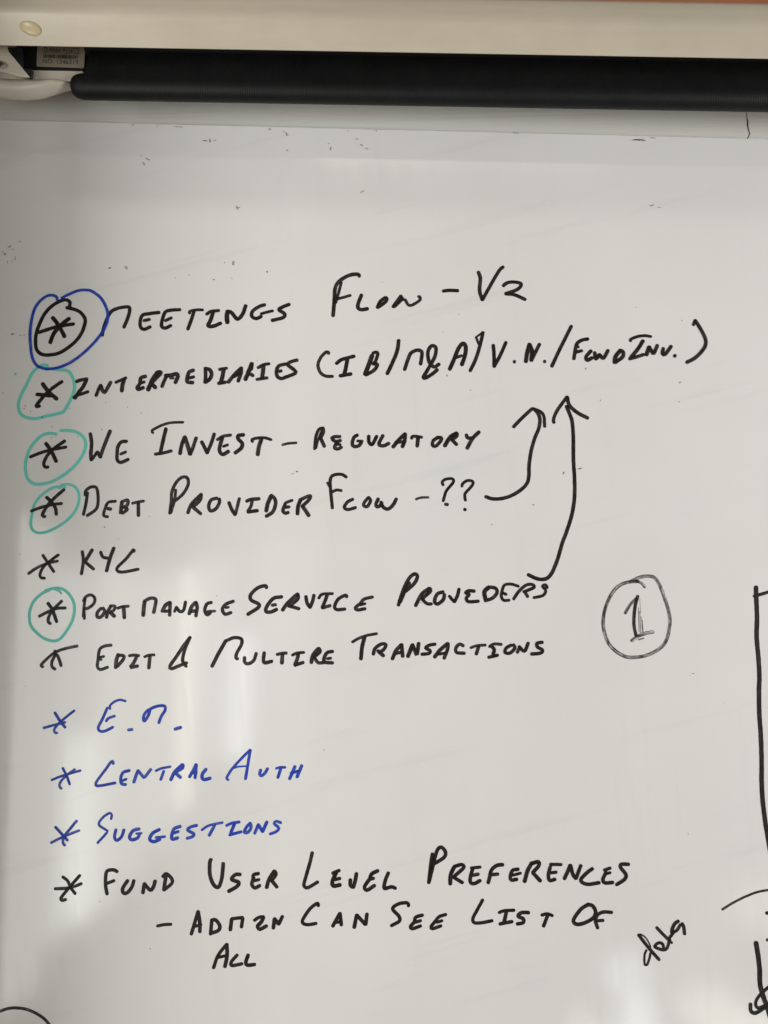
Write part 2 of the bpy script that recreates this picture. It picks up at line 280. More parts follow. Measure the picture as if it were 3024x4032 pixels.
# ---------------------------------------------------------------- whiteboard and everything written on it
# stroke data in millimetres on the board (x, height above 1.5 m): (width, [x, z, x, z, ...])
INK = [
 ('drawn_circle', 'teal circle around the second asterisk', 'teal', 0.15, [
   (3.55, [-379.7, 196.7, -379, 201.7, -384.5, 201.9, -390.5, 198.3, -395.7, 192, -401.3, 179.4, -407.6, 165.5, -409.2, 155.9, -406.8, 147.7, -399.8, 143, -389.5, 141.8, -377.4, 144.8, -365.2, 147.7, -358.5, 150.6, -353.4, 159.6, -348.4, 170.7, -347.7, 180.4, -350.5, 190, -356.2, 196.1, -367.2, 197.3, -375.4, 198.6]),
 ]),
 ('ink_dot', 'small teal ink dot', 'teal', 0.1, [
   (3.01, [-414.1, 191.6, -413.8, 191.5]),
 ]),
 ('drawn_circle', 'teal circle around the third asterisk', 'teal', 0.15, [
   (3.53, [-365.7, 124.8, -373.9, 125.6, -381.9, 122.7, -389.8, 115, -395.5, 105.4, -398.4, 93, -397.9, 82.1, -394.9, 74, -388.6, 69.3, -381.1, 68.8, -369, 71.7, -355.7, 79.4, -343.9, 89.9, -336.2, 100.9, -332.5, 111.9, -334.2, 120.1, -339.8, 125.5, -348.1, 128.8, -361.1, 129]),
 ]),
 ('drawn_circle', 'teal circle around the fourth asterisk', 'teal', 0.15, [
   (3.26, [-360.6, 65.1, -355.9, 67.1, -353.6, 65.7]),
   (3.12, [-360.6, 66.5, -368.7, 64.3, -379.2, 56.6, -386.3, 47, -388.6, 37.5, -389.9, 26.6, -388.5, 19.2, -383, 15.2, -374.8, 15.4, -364.2, 19.6, -352.3, 27.3, -343.2, 36.9, -338.2, 47.9, -338, 58.7, -342.3, 66.1, -349.9, 69.1, -358, 68.2]),
 ]),
 ('drawn_circle', 'teal circle around the asterisk of the sixth row', 'teal', 0.15, [
   (2.42, [-353.3, -51.1, -356.1, -48.5, -360.2, -47]),
   (3.23, [-366.2, -47.7, -373.5, -51.2, -381.3, -58, -385.7, -66.2, -387.3, -75.6, -385.5, -86.2, -379.1, -94.1, -370.1, -100.6, -359.3, -103.4, -352, -100.3, -345, -90.9, -339.4, -78.7, -338.2, -66.7, -340.9, -57.3, -348, -48.8, -356.2, -45.5, -364.3, -46.4, -370.9, -48.7]),
 ]),
 ('drawn_circle', 'black circle around the first asterisk', 'black', 0.1, [
   (3.84, [-359.7, 267.5, -356.3, 268]),
   (3.84, [-356.7, 268.1, -356.3, 273.8, -360, 276.4, -366.2, 275.5, -376.2, 269.3, -384.1, 260.1, -389.7, 247.5, -392.7, 236.3, -392.7, 225.2, -390.6, 218.3, -385, 214.2, -376.7, 213.7, -366.6, 215.9, -357.2, 221.7, -347.9, 230.1, -341.5, 240, -338.4, 251.2, -339.6, 257.4, -345.1, 263.3, -352.1, 266.2, -358.7, 267.5]),
 ]),
 ('asterisk', 'thick black asterisk inside two circles', 'black', 0.05, [
   (4.11, [-375, 256.1, -369.2, 249.2, -363.4, 239.6, -360.7, 234.8]),
   (4.11, [-356.3, 255.4, -365.1, 247.9, -372.9, 238, -376.6, 227.6]),
   (3.7, [-389.4, 239.1, -374.5, 244.3, -362.3, 247.3, -351.1, 249.3]),
 ]),
 ('drawn_circle', 'blue loop around the black circled asterisk', 'blue', 0.3, [
   (3.16, [-370.3, 276.3, -371.6, 279.9, -376, 281.5, -382.2, 280.4, -389.5, 274.7, -395.3, 265.5, -398, 254.3, -399.3, 240.4, -398.5, 226.5, -396.3, 212.6, -392.8, 204.4, -387.1, 199.7, -376.8, 197.8, -364.6, 200.1, -352.5, 205.8, -340.5, 215, -328.6, 227, -319.5, 239, -314.4, 250.2, -313.1, 260, -315.8, 269.7, -322.4, 280, -332.2, 286.8, -340.5, 288.1, -348.7, 286.8, -358.2, 282.6, -365.6, 278.3]),
 ]),
 ('handwritten_word', 'black word MEETINGS', 'black', 0.08, [
   (3.57, [-318.6, 236.9, -317.6, 244.6, -314.6, 254.4, -310.1, 263.5, -302.7, 267.8, -292.4, 269.8, -289, 268.1, -290.3, 259, -294.8, 246.4]),
   (3.57, [-255.9, 264.1, -266.8, 262.5, -274.3, 260.7, -276.8, 253.6, -275.9, 246.7, -271.7, 244.6, -265.2, 247.6]),
   (3.29, [-272.7, 254.4, -266.3, 255.9]),
   (3.57, [-232.6, 267.7, -242.9, 266.8, -249, 264.6, -252.1, 255.5, -252.6, 248.5, -248.4, 246.4, -242.3, 249.4]),
   (3.29, [-248.7, 254.8, -241.9, 258.2]),
   (3.02, [-221.6, 263.7, -222, 265.8, -214.6, 267.7, -207, 267.8]),
   (3.57, [-216.6, 267, -219.7, 256.1, -223.2, 245.6]),
   (3.3, [-202.7, 263, -198, 266.2, -189.1, 267.5]),
   (3.84, [-195.3, 266.2, -198, 256.4, -200.7, 250.1, -194.8, 249.5, -186.7, 253]),
   (4.67, [-179.1, 254, -180, 260.9, -179.1, 266.8]),
   (3.84, [-178.8, 266.8, -174.7, 265.2, -168, 258.1, -162.3, 264, -159.1, 273.6]),
   (3.57, [-137.8, 274.9, -144.6, 272.4, -151.4, 267, -151.9, 261.4, -147, 259, -141.3, 261.6]),
   (3.02, [-141.7, 264.4, -136.2, 266.2, -128.7, 268.1]),
   (3.71, [-110.4, 275.8, -117.2, 272.9, -121.8, 269.5, -115.3, 264.9, -116.9, 260.7, -129.1, 257.2]),
 ]),
 ('handwritten_word', 'black word FLOW in the top row', 'black', 0.2, [
   (3.85, [-32.3, 309.4, -34.1, 311.6, -43.7, 310.2, -54.6, 303.4, -59.2, 295.2, -59.9, 281.2, -60.9, 263.7]),
   (3.03, [-52.5, 302, -55.7, 288.3, -58.5, 278.4]),
   (3.02, [-61, 281.9, -51.5, 284.4, -41.9, 287.4]),
   (3.85, [-29.5, 288, -32.8, 278.9, -33.1, 273.3, -29.2, 271.3, -22.4, 272.4]),
   (3.45, [-11.6, 273.9, -8.5, 280.7, -3, 285.4, -0.9, 284.4, -1.8, 281.4, -6.3, 277.3, -11.2, 274]),
   (3.74, [14.9, 287.6, 11.9, 283.3, 6.2, 275.1]),
   (3.16, [15.6, 286.3, 16.1, 283.9, 9.9, 277.5, 7.2, 275]),
   (3.02, [17, 283.4, 19.7, 283.3, 21.5, 279.8, 23.7, 277.3, 27.1, 277.4, 33.5, 281.1, 36.6, 284.4, 35.7, 287.2, 34.3, 287.2]),
 ]),
 ('dash', 'black dash in the top row', 'black', 0.1, [
   (3.58, [62.1, 294.1, 69.6, 295, 78.6, 294.8]),
 ]),
 ('handwritten_word', 'black V2', 'black', 0.2, [
   (3.85, [101.4, 316.5, 103.6, 309.3, 103, 295.3, 106.2, 284.8]),
   (3.58, [106.2, 284.8, 114.9, 301.1, 124.4, 318.1, 129.2, 322.9]),
   (3.58, [129.4, 301.3, 134.2, 304.8, 142.4, 305.8, 149.6, 303.5, 145.3, 297.4, 132.2, 292.3]),
   (3.58, [132.2, 292.3, 142.6, 291.1, 154.3, 286.1]),
 ]),
 ('asterisk', 'black asterisk inside the uppermost teal circle', 'black', 0.12, [
   (4.1, [-383.2, 181.1, -375.7, 171.6, -366.6, 164.2]),
   (3.55, [-361.5, 184, -371.8, 176.5, -379.7, 168.8, -387.5, 159, -389.1, 155.5, -385.5, 156]),
   (3.82, [-389, 168.9, -381.1, 168.5, -374.2, 167.5]),
 ]),
 ('handwritten_word', 'black smudged word INTERMEDIARIES', 'black', 0.22, [
   (3.55, [-345.5, 184.2, -340.8, 186, -333.7, 187.3]),
   (3.82, [-334.6, 186.1, -337.8, 178.5, -342.9, 171.5, -346.5, 165.5]),
   (3.28, [-347.9, 165.9, -344.9, 168.3, -338.8, 170.6, -332.1, 173.1]),
   (3.55, [-323, 168.7, -320, 177.4, -318.4, 180.5]),
   (3.69, [-318.4, 180.5, -316, 174.7, -313.6, 172.7, -310.2, 178.3, -307.2, 184.3]),
   (3.14, [-301.7, 184, -295.7, 186.8, -290.3, 189.4]),
   (4.1, [-292.3, 187.6, -294.1, 181.3, -294.6, 174.4]),
   (3.83, [-268.5, 191.5, -273.9, 189.3, -274.8, 183.1, -277.4, 179.1, -276.5, 176.5, -270.6, 178.7]),
   (3.01, [-273.7, 183.8, -269.7, 185.2]),
   (4.65, [-265.3, 176.3, -260.2, 188.8, -255.3, 196.1]),
   (4.1, [-255, 196.5, -251.6, 195.9, -257.5, 188.9, -261.7, 184.4]),
   (4.1, [-261.7, 183.6, -257.2, 178.8]),
   (3.55, [-250.1, 180, -246.6, 189.1, -243.7, 193.3]),
   (4.1, [-246.7, 192.5, -239.9, 193.3, -234.2, 194.8, -232.7, 192.1, -235.2, 184.9]),
   (2.73, [-241.1, 189.9, -237.7, 189.9]),
   (3.83, [-215.4, 199.3, -220.2, 197.1, -222, 190.9, -221.9, 186.1, -215.7, 185.2]),
   (3.28, [-220.6, 190.2, -214.9, 191.8]),
   (3.55, [-202.3, 202, -201.7, 193.9, -202.2, 185.6]),
   (3.83, [-202.3, 201.3, -197.5, 200.2, -195.1, 195.4, -196.9, 189.9, -201.8, 185.9]),
   (3.28, [-186.5, 200.7, -178.4, 202.2]),
   (4.1, [-181.7, 200.5, -182.9, 192.9, -184.5, 186]),
   (3.55, [-187.2, 184.9, -179.3, 186.5]),
   (3.83, [-176.3, 186.4, -170, 194.5, -162.2, 202.7]),
   (3.55, [-162, 202.9, -162.5, 196, -165.3, 187.7]),
   (3.01, [-170.6, 192.4, -163.2, 196.7]),
   (4.38, [-150.5, 208, -153.7, 198.9, -157.3, 189.9]),
   (3.56, [-150.5, 208, -151, 201.8, -154.8, 198.6, -148.8, 194.2]),
   (3.28, [-143.5, 203.3, -137.5, 206.8, -131.3, 208.1]),
   (4.1, [-137.4, 206.1, -137.9, 199.2, -138.5, 192.3]),
   (3.28, [-144.5, 190.1, -133, 192.1]),
   (3.56, [-112.9, 208, -120.3, 205.8, -122.9, 199.5, -121.4, 193.6, -116.6, 191.6, -111.8, 193.7]),
   (3.28, [-119.8, 199.5, -117.5, 200.3]),
   (3.56, [-100, 212.8, -107.4, 210.5, -110.5, 207.3, -102.7, 201.2, -101.9, 197.8, -112.8, 193]),
 ]),
 ('handwritten_word', 'black bracketed words IB/M&A/V.N./FUND INV.', 'black', 0.15, [
   (3.28, [-65, 220.6, -65.5, 222.4, -68.7, 221.9, -74, 215.6, -76.6, 207.2, -73.7, 199, -67.4, 195.2, -59.9, 195.1]),
   (3.7, [-56.1, 209.7, -50, 214.3, -36.4, 218.3]),
   (4.1, [-43.9, 214.7, -45.5, 205, -47.4, 196.7]),
   (3.83, [-51.7, 195.9, -39.5, 198.2]),
   (4.65, [-16.4, 219.4, -19.6, 209.6, -23.8, 198.1]),
   (3.42, [-15.7, 221.9, -12.3, 223.2, -10, 221.6, -12.2, 213.9, -14.2, 210.8]),
   (3.69, [-15.2, 210, -10.3, 209.4, -14, 202.8, -22.8, 197.4]),
   (3.83, [13.1, 237.2, 11.6, 225.4, 6.4, 211.5, 0.8, 199.2]),
   (3.7, [20.2, 204.1, 23.4, 214.5, 26.7, 222.6, 33.5, 226.3, 39, 224.5, 38.7, 216.2, 37.9, 210.6]),
   (3.69, [58.7, 211, 52.9, 207.8, 47.4, 213.6, 45.9, 224.6, 49.9, 231.4, 54.7, 229.6, 54.1, 220.6, 50.2, 212.2, 44.8, 202.4, 41.2, 195.7, 43.8, 195.1, 50.3, 199.1, 56.8, 204.7]),
   (4.11, [70.5, 205.4, 74.7, 215.4, 80.1, 229.1, 85.2, 234.8, 88.3, 230.2, 87, 219.8, 84, 210.7]),
   (3.01, [74.7, 217.5, 83.6, 221.1]),
   (3.56, [107.3, 247.9, 104, 232.6, 99.4, 217.2, 93.4, 204]),
   (2.06, [106.6, 247.6, 99.1, 241.8]),
   (2.47, [99.8, 241.5, 102.6, 234.6]),
   (3.56, [118.9, 233.5, 119.9, 221.8, 120.1, 209.3]),
   (3.56, [120.1, 209.3, 126.7, 221.9, 133.1, 237]),
   (3.83, [142.5, 215.2, 142.9, 215.1]),
   (4.11, [155.5, 215.5, 157.1, 226.6, 159.5, 235.4]),
   (4.52, [159.5, 234.7, 162.3, 226.7, 161.7, 217.2]),
   (3.56, [161.7, 217, 166.4, 226.7, 170.7, 235.6]),
   (3.83, [176.3, 216.1, 176.7, 216]),
   (3.56, [206.2, 256.6, 200.7, 245.4, 192.6, 228.6, 184.5, 210.7]),
   (3.56, [224.8, 242.4, 217.9, 240.8, 212.4, 236.6, 210.4, 227.5, 209.1, 219.5]),
   (3.29, [211.5, 227.1, 218, 229]),
   (2.19, [212.4, 235.9, 214.5, 232.5]),
   (3.7, [228.2, 229, 222.8, 222.2, 224.2, 218.3, 229.6, 221.2]),
   (3.7, [232.3, 227.2, 233.7, 219.9, 237.8, 225]),
   (3.7, [237.8, 225, 242, 220.9, 247.4, 229.8]),
   (4.11, [254.6, 216.1, 255.6, 222.8, 260.4, 229.1]),
   (3.83, [260.4, 230.2, 264.1, 228.5, 263.6, 222.9, 255.9, 216.5]),
   (3.02, [272.5, 240.8, 272.7, 242.8, 280.3, 246.1, 288.5, 247.2, 295.4, 246.4]),
   (3.84, [286.5, 241.4, 280.3, 231.5, 272.8, 222.4]),
   (3.56, [271.4, 220.7, 278.9, 222.9, 287.1, 225.8]),
   (4.11, [290.2, 225.5, 293.3, 234.3]),
   (3.7, [293.3, 234.8, 296.5, 229, 298.4, 227.4, 302.5, 236.5]),
   (3.7, [309.1, 233.2, 308.1, 227.2, 311.1, 226.5, 318, 235.7]),
   (4.11, [321.8, 225.1, 322.2, 224.8]),
   (3.29, [342.9, 260.4, 344.8, 265.4]),
   (3.7, [344.8, 265.6, 350.6, 256.4, 356, 245.4, 356, 237, 350.4, 228.6, 343.6, 222.3, 335.3, 217.8]),
 ]),
 ('asterisk', 'black asterisk left of the words WE INVEST', 'black', 0.1, [
   (3.81, [-376.8, 114.3, -370.4, 105.8, -364.5, 94.3]),
   (3.4, [-355.9, 117.4, -367.7, 108.6, -374.9, 100.3, -378.2, 92, -376.4, 87.9, -373.3, 88]),
   (3.26, [-393.5, 98.8, -382.5, 103.5, -370.4, 107.2, -354.2, 110.6]),
 ]),
 ('handwritten_word', 'black word WE', 'black', 0.2, [
   (3.67, [-327.9, 126.1, -326.1, 114.8, -326.5, 103.8, -325.7, 96.6]),
   (3.26, [-325.7, 96.6, -319.1, 105.8]),
   (3.26, [-319.1, 105.8, -316, 99.9]),
   (3.81, [-316, 99.9, -312.1, 112.3, -305.9, 129.5]),
   (3.54, [-287.2, 118.2, -293.2, 117.2, -296.7, 111.9, -297.3, 104.4, -297, 97.5, -293.1, 94.5, -284.7, 98]),
   (2.99, [-293.4, 103.7, -287.7, 106.3]),
 ]),
 ('handwritten_word', 'black word INVEST', 'black', 0.2, [
   (2.72, [-258.2, 128, -259.3, 130.8, -249, 136.7, -238.2, 139.9, -225.2, 140.6]),
   (3.81, [-244.1, 133.1, -246.4, 121.7, -249.3, 106.6]),
   (3.26, [-255.1, 104.4, -246.6, 105.7, -237.2, 108.4]),
   (3.81, [-227.6, 105.3, -225.9, 115.5, -223.1, 124.1]),
   (4.22, [-222.8, 124.2, -219.8, 115.7, -216.4, 105]),
   (3.67, [-216.1, 104.8, -213.3, 113, -210.1, 123.4]),
   (3.54, [-204, 119.1, -200, 111.9, -197.5, 106.7]),
   (3.54, [-197.5, 106.7, -193.3, 117.5, -190.2, 128.2]),
   (3.27, [-171.8, 127.2, -180, 125.7, -186.6, 121.7]),
   (3.81, [-181, 123.6, -183.1, 116.3, -183.8, 109.4, -180.1, 105.4, -173.8, 108.9]),
   (2.99, [-179.6, 114.3, -174.9, 116.2]),
   (3.81, [-157.5, 127.7, -163.6, 126.6, -163.3, 122.8, -158.9, 118.1, -159.9, 112.6, -166.5, 107.3]),
   (2.99, [-147.4, 120.1, -147.9, 122.7, -140.4, 124.6, -133.6, 124.7, -126.8, 122.8]),
   (4.08, [-137.7, 123.3, -140.2, 114.3, -141.3, 105.7]),
 ]),
 ('dash', 'short black dash before the word REGULATORY', 'black', 0.45, [
   (2.72, [-114.1, 117.2, -107.6, 119, -98.8, 119.8]),
 ]),
 ('handwritten_word', 'black word REGULATORY', 'black', 0.22, [
   (3.13, [-78.3, 113.3, -77.3, 126.4, -74.1, 135.1, -69.3, 137.1]),
   (3.4, [-69.3, 136.5, -69, 132, -72.1, 125.1]),
   (2.18, [-76.7, 114.1, -74.2, 125.1, -70.6, 134.7]),
   (3.67, [-72.1, 125.8, -67.5, 116.3]),
   (3.54, [-59.6, 125.6, -56.2, 127.4, -50.3, 127.5]),
   (3.54, [-58.8, 124.2, -54.7, 122, -49.7, 123.2]),
   (3.54, [-53.7, 121.3, -56.2, 115.1, -52.5, 113.8, -48.5, 115.9]),
   (2.99, [-55.3, 119.6, -49.9, 118.4]),
   (3.54, [-31, 129.7, -34.8, 127.1, -36.7, 120.2, -34.6, 116.9, -29.4, 117.6, -26.5, 121.5]),
   (2.99, [-30.9, 123.1, -25.5, 122.9]),
   (3.54, [-18.5, 128.8, -18, 121.9, -14.5, 119.3, -9.6, 128.7]),
   (3.54, [-2.7, 129.7, -7, 120.1, -2.2, 118.1, 4.2, 121]),
   (3.81, [8.7, 116.9, 15.3, 125.3, 22, 132]),
   (3.81, [22, 132, 21.5, 124, 19.1, 117.4]),
   (3.27, [11.3, 122.2, 20.8, 123]),
   (3.27, [29.2, 126.9, 30.9, 129.4, 40.5, 128.4]),
   (3.81, [36.4, 127.7, 35.6, 118.4]),
   (3.54, [58.9, 128.8, 53.5, 125, 52.6, 119.8, 56.3, 118.9, 61.6, 124.7, 62.3, 128.1, 57.5, 128.5]),
   (4.08, [66.1, 119.3, 72.1, 129, 79.2, 133.7]),
   (3.81, [79.2, 133.7, 79.3, 130.5, 73.9, 126.3]),
   (3.54, [73.9, 126.3, 79.4, 120.9]),
   (3.54, [89.9, 132.1, 91.5, 128.7, 96.3, 128.5]),
   (3.81, [104.1, 135.5, 97, 128.1, 91, 117]),
 ]),
 ('asterisk', 'black asterisk left of the word DEBT', 'black', 0.15, [
   (3.39, [-373.7, 54.4, -367.4, 48.7, -363.1, 42, -362.1, 35.5]),
   (3.39, [-354.7, 63.2, -362.9, 55.6, -370.7, 47.3, -376.4, 37.7, -377.2, 33.9, -374.5, 32.8]),
   (3.12, [-390, 38.8, -378.7, 43.1, -366.6, 46.4, -356.5, 47.7]),
 ]),
 ('handwritten_word', 'black word DEBT', 'black', 0.2, [
   (3.12, [-331.1, 57.2, -330.4, 62.3, -325.4, 66.4, -319.3, 66.3, -317, 59.1, -316.6, 48.2, -319, 41.4, -328, 34.7]),
   (3.12, [-328.5, 60.3, -329.8, 48, -332.1, 35.7]),
   (2.98, [-297, 51.3, -304.4, 50.2, -307.3, 46.8]),
   (2.98, [-307, 47.4, -309.2, 40.2, -309.6, 35.1, -305.2, 33.9]),
   (3.52, [-305.5, 43, -302.1, 42.4]),
   (3.79, [-290.2, 49.8, -290.6, 43.3, -291.1, 38.5]),
   (3.25, [-290.6, 50.7, -283.8, 52.9, -284, 47.4, -288, 44.7]),
   (3.25, [-287.3, 44.7, -283.8, 42.7, -289.1, 37.9]),
   (2.85, [-278.6, 49.3, -271.9, 51, -265.9, 52]),
   (3.52, [-271.9, 50.1, -271.4, 35.7]),
 ]),
 ('handwritten_word', 'black word PROVIDER', 'black', 0.22, [
   (3.25, [-236.8, 38.8, -235.5, 52.4, -235.2, 63.2, -230.1, 74.2, -223.4, 79.5, -218.2, 77.8, -217.7, 70.4, -222.9, 60.7, -230.8, 53.1]),
   (2.98, [-231.1, 65.1, -231.9, 53.8, -235.7, 39.5]),
   (3.52, [-216.8, 39.8, -212.8, 50, -202.8, 60.4]),
   (3.52, [-202.8, 60.8, -203.7, 54.3, -210.3, 47.4]),
   (3.52, [-211.9, 46.7, -202.5, 39]),
   (3.39, [-182.7, 56, -182.2, 51.9, -185.8, 45.1, -191.8, 42.3, -194, 47.7, -191.5, 54.5, -185, 56.6]),
   (3.52, [-171.8, 52.1, -168.2, 44, -164.5, 38.7]),
   (3.25, [-164.5, 38.7, -162.5, 46.9, -160.4, 56.8]),
   (3.66, [-152.2, 53.8, -148.1, 55.7, -138.4, 56.8]),
   (3.25, [-146.1, 55, -147.3, 48.5, -150.5, 43]),
   (3.66, [-150.5, 42, -140, 43.6]),
   (4.07, [-130.2, 43.3, -128.8, 51.5, -125.2, 60.4]),
   (3.66, [-125.2, 60.8, -121.1, 57.1, -120.2, 50.3, -123.4, 42.1, -130.1, 37.5]),
   (2.98, [-101.8, 55.8, -108.5, 53, -110.3, 50.5]),
   (3.52, [-109.8, 50.8, -111.9, 44.3, -109.2, 41.3, -105.8, 42.1]),
   (3.25, [-109.3, 47.8, -104.9, 48.4]),
   (3.79, [-95.6, 40.6, -95.1, 49.4, -92.3, 56.9]),
   (3.52, [-93.5, 55.9, -87.2, 59.3, -81.8, 60.9, -83.4, 56.4, -90.4, 49.5]),
   (3.79, [-90.4, 49.5, -83, 39]),
 ]),
 ('handwritten_word', 'black word FLOW in the fourth row', 'black', 0.2, [
   (3.26, [-42.4, 82.5, -47.8, 85.5, -56, 84.7, -60, 80.5, -59.7, 68.5, -57.2, 47.8]),
   (2.71, [-63.3, 76, -60.4, 71.2]),
   (2.98, [-58.6, 65.6, -52.9, 68, -47.5, 67.4]),
   (3.25, [-34.7, 58.1, -40.4, 55, -44, 49.1, -40.3, 46.5, -31.5, 48.9]),
   (3.25, [-17.5, 60.4, -21.5, 55.6, -22.8, 51.5, -18.7, 50.2, -15.1, 56.8, -17.2, 60.4]),
   (3.52, [-6.6, 59.1, -9, 53.1, -7.8, 50.1, -4.5, 51.6, -2.5, 54.9]),
   (3.52, [-3.6, 55.6, -1, 49.9, 4.4, 47.9, 9.8, 52.4, 13.4, 59.3]),
 ]),
 ('dash', 'short black dash before the question marks', 'black', 0.5, [
   (2.44, [35.1, 59.3, 40.8, 61.2, 48.9, 61.6]),
 ]),
 ('question_mark', 'first question mark, next to the dash', 'black', 0.22, [
   (2.99, [65, 75.5, 63.9, 78.9, 67.6, 82.1, 74.8, 82.7, 76.2, 79.1, 69.2, 70.1, 67.2, 65.3, 65.3, 57.8]),
   (3.25, [67.6, 54.4, 70.3, 54]),
 ]),
 ('question_mark', 'second question mark, next to the curved arrow', 'black', 0.22, [
   (2.99, [85.8, 74.5, 86.7, 77.6, 92.1, 81.1, 97.8, 79.9, 96.9, 75.4, 89.8, 67.1, 89.2, 63, 89.9, 58.9]),
   (3.52, [89, 49.1, 89.8, 48.5]),
 ]),
 ('drawn_arrow', 'short curved arrow rising from the question marks', 'black', 0.15, [
   (3.67, [112.2, 63.5, 119, 61.3, 128.5, 61.5, 139.4, 64.6, 150.2, 71, 157.6, 78.6, 159.8, 86.8, 160.1, 100.4, 162.3, 115.5, 166, 129.3, 170.3, 140.3, 171.7, 150, 169.9, 156.8, 165.1, 162.5]),
   (3.55, [142.3, 141.9, 152.2, 152.4, 163, 162.7]),
   (3.27, [163.7, 162.8, 171.9, 159.6, 176.1, 154.2, 177.1, 142.8]),
 ]),
 ('drawn_arrow', 'long arrow rising from the word PROVIDERS', 'black', 0.18, [
   (3.79, [201.2, 166, 204.7, 157.4, 207.5, 149.2, 208.9, 132.8, 209.2, 106.8, 210.5, 86.3, 210.6, 64.5, 207.8, 45.5, 202.5, 27.8, 197.1, 12.8, 192.5, -3.5, 186.5, -18.4, 181.2, -25.1, 174.4, -26.8, 167.7, -25.3, 160, -21.8]),
   (3.55, [187.3, 147.5, 187, 151.6, 191, 161.3, 201.6, 176.4]),
   (3.82, [201.9, 176.6, 204.6, 167.1, 213.6, 159, 224.9, 153.2]),
 ]),
 ('asterisk', 'black asterisk left of the letters KYC', 'black', 0.25, [
   (3.1, [-375.2, -9.6, -369.5, -17.6, -362.3, -27.6]),
   (2.97, [-357.9, -9, -365.5, -14.8, -373.3, -21.7, -377.3, -29.9, -376.2, -34.3, -372.1, -34.9]),
   (2.97, [-390.3, -30.3, -381.4, -23.9, -370.8, -19, -358.7, -15.8]),
 ]),
 ('handwritten_word', 'black letters KYC', 'black', 0.18, [
   (3.24, [-331.9, -4.8, -330.3, -15.6, -331.9, -29.7]),
   (3.64, [-321, -2.9, -327.5, -14.2, -329.1, -15.6]),
   (3.24, [-329.1, -15.6, -318.6, -24.1]),
   (3.24, [-311.6, -5.1, -309, -10.5, -303.8, -11.7]),
   (3.64, [-297.2, -0.4, -301.2, -12.4, -304.4, -25.9]),
   (3.1, [-275, -4.1, -275.5, -1.8, -283.3, -12.1, -292.4, -21.6, -292.2, -25.7, -285.5, -26.6, -269.4, -23.3]),
 ]),
 ('asterisk', 'black asterisk inside the lowest teal circle', 'black', 0.25, [
   (3.36, [-367.4, -62.1, -362, -69.8, -357, -82.4]),
   (3.09, [-352.3, -59.6, -360.7, -68.4, -365.7, -76.5, -366.2, -82.5, -363.8, -84.5]),
   (3.09, [-376.5, -76.7, -366, -71.2, -356.7, -67.7, -348, -67.1]),
 ]),
 ('handwritten_word', 'black word PORT', 'black', 0.22, [
   (2.96, [-326.8, -56.4, -327.5, -66.5, -326.7, -78.5]),
   (3.1, [-328.5, -59.1, -326.2, -54.7, -320.9, -52.3, -316.4, -55.6, -317.2, -62, -323.1, -66.8, -327.1, -67.8]),
   (1.61, [-328.8, -76.5, -328.7, -66.5]),
   (3.36, [-308.9, -66.8, -312.8, -71.6, -312.6, -76.3, -308.6, -76.2, -304.8, -70.4, -306.9, -66.4]),
   (3.36, [-302.5, -76.8, -301.2, -70, -298.3, -64.4]),
   (3.09, [-299, -64, -293.6, -64.2, -294.8, -68.6, -298.4, -70.7]),
   (3.77, [-298.7, -70.9, -293.8, -75.3]),
   (2.96, [-290.8, -66.5, -285.5, -64.6, -278.8, -64]),
   (3.77, [-284.1, -65.3, -283, -76.8]),
 ]),
 ('handwritten_word', 'black word MANAGE', 'black', 0.25, [
   (4.04, [-262.3, -73.8, -261.9, -64, -261.4, -58.9]),
   (3.5, [-261.7, -58.2, -254.9, -54.8, -249.2, -56, -249.8, -63.8, -251, -70.5]),
   (3.77, [-241.6, -69, -238.2, -62.3, -233.4, -59.1]),
   (3.5, [-233.2, -59.1, -233.4, -73.3]),
   (3.23, [-238.9, -69, -233.6, -68.2]),
   (2.96, [-228.1, -69, -226.3, -64.3]),
   (3.23, [-226.3, -64.1, -222.1, -68.9, -218.1, -67, -216.4, -58.1]),
   (3.77, [-211.9, -71.2, -209.5, -63.4, -205.2, -58.6]),
   (3.5, [-204.9, -58.3, -203.4, -64.3, -204.5, -73.5]),
   (3.5, [-210, -68.5, -204.6, -67.7]),
   (3.36, [-187.9, -58.3, -192.8, -60.1, -195, -66.9, -192.2, -71.9, -188.5, -69.4]),
   (2.69, [-191.6, -68.1, -183.6, -67.7]),
   (3.36, [-163.7, -56.5, -171.7, -59.8, -175.6, -65.2, -172.7, -70.8, -166, -69]),
   (2.69, [-172.2, -63.8, -168.9, -63.1]),
 ]),
 ('handwritten_word', 'black word SERVICE', 'black', 0.2, [
   (3.64, [-127.7, -41.2, -129.1, -38.9, -137.8, -41.7, -145, -49.2, -144.2, -55, -136, -59.1, -136.6, -63.2, -147.6, -70.7]),
   (3.63, [-110.7, -50.7, -120, -52.8, -126.9, -61.7, -127.7, -67, -122.4, -67.6, -116, -64.6]),
   (3.23, [-121.2, -60.2, -117.2, -59.5]),
   (3.77, [-109.6, -65.4, -103.8, -57.2, -93.5, -47.4]),
   (3.77, [-93.5, -47.4, -93.4, -53, -102.1, -60.6]),
   (3.5, [-103, -60.6, -91.5, -63.5]),
   (3.5, [-84.4, -49.8, -82.9, -56.9, -79.4, -61.9]),
   (3.5, [-79.4, -61.9, -76.9, -55.4, -75.4, -48.3]),
   (2.96, [-70.2, -51.6, -66.3, -47.2, -54.9, -46.3]),
   (3.5, [-60.9, -48.1, -63.4, -55.2, -66, -61.9]),
   (3.36, [-66, -62.2, -57.3, -59.4]),
   (3.37, [-39.3, -49.7, -40.7, -47.8, -48.7, -52.3, -52.5, -60.4, -49.8, -63.7, -41, -62.9]),
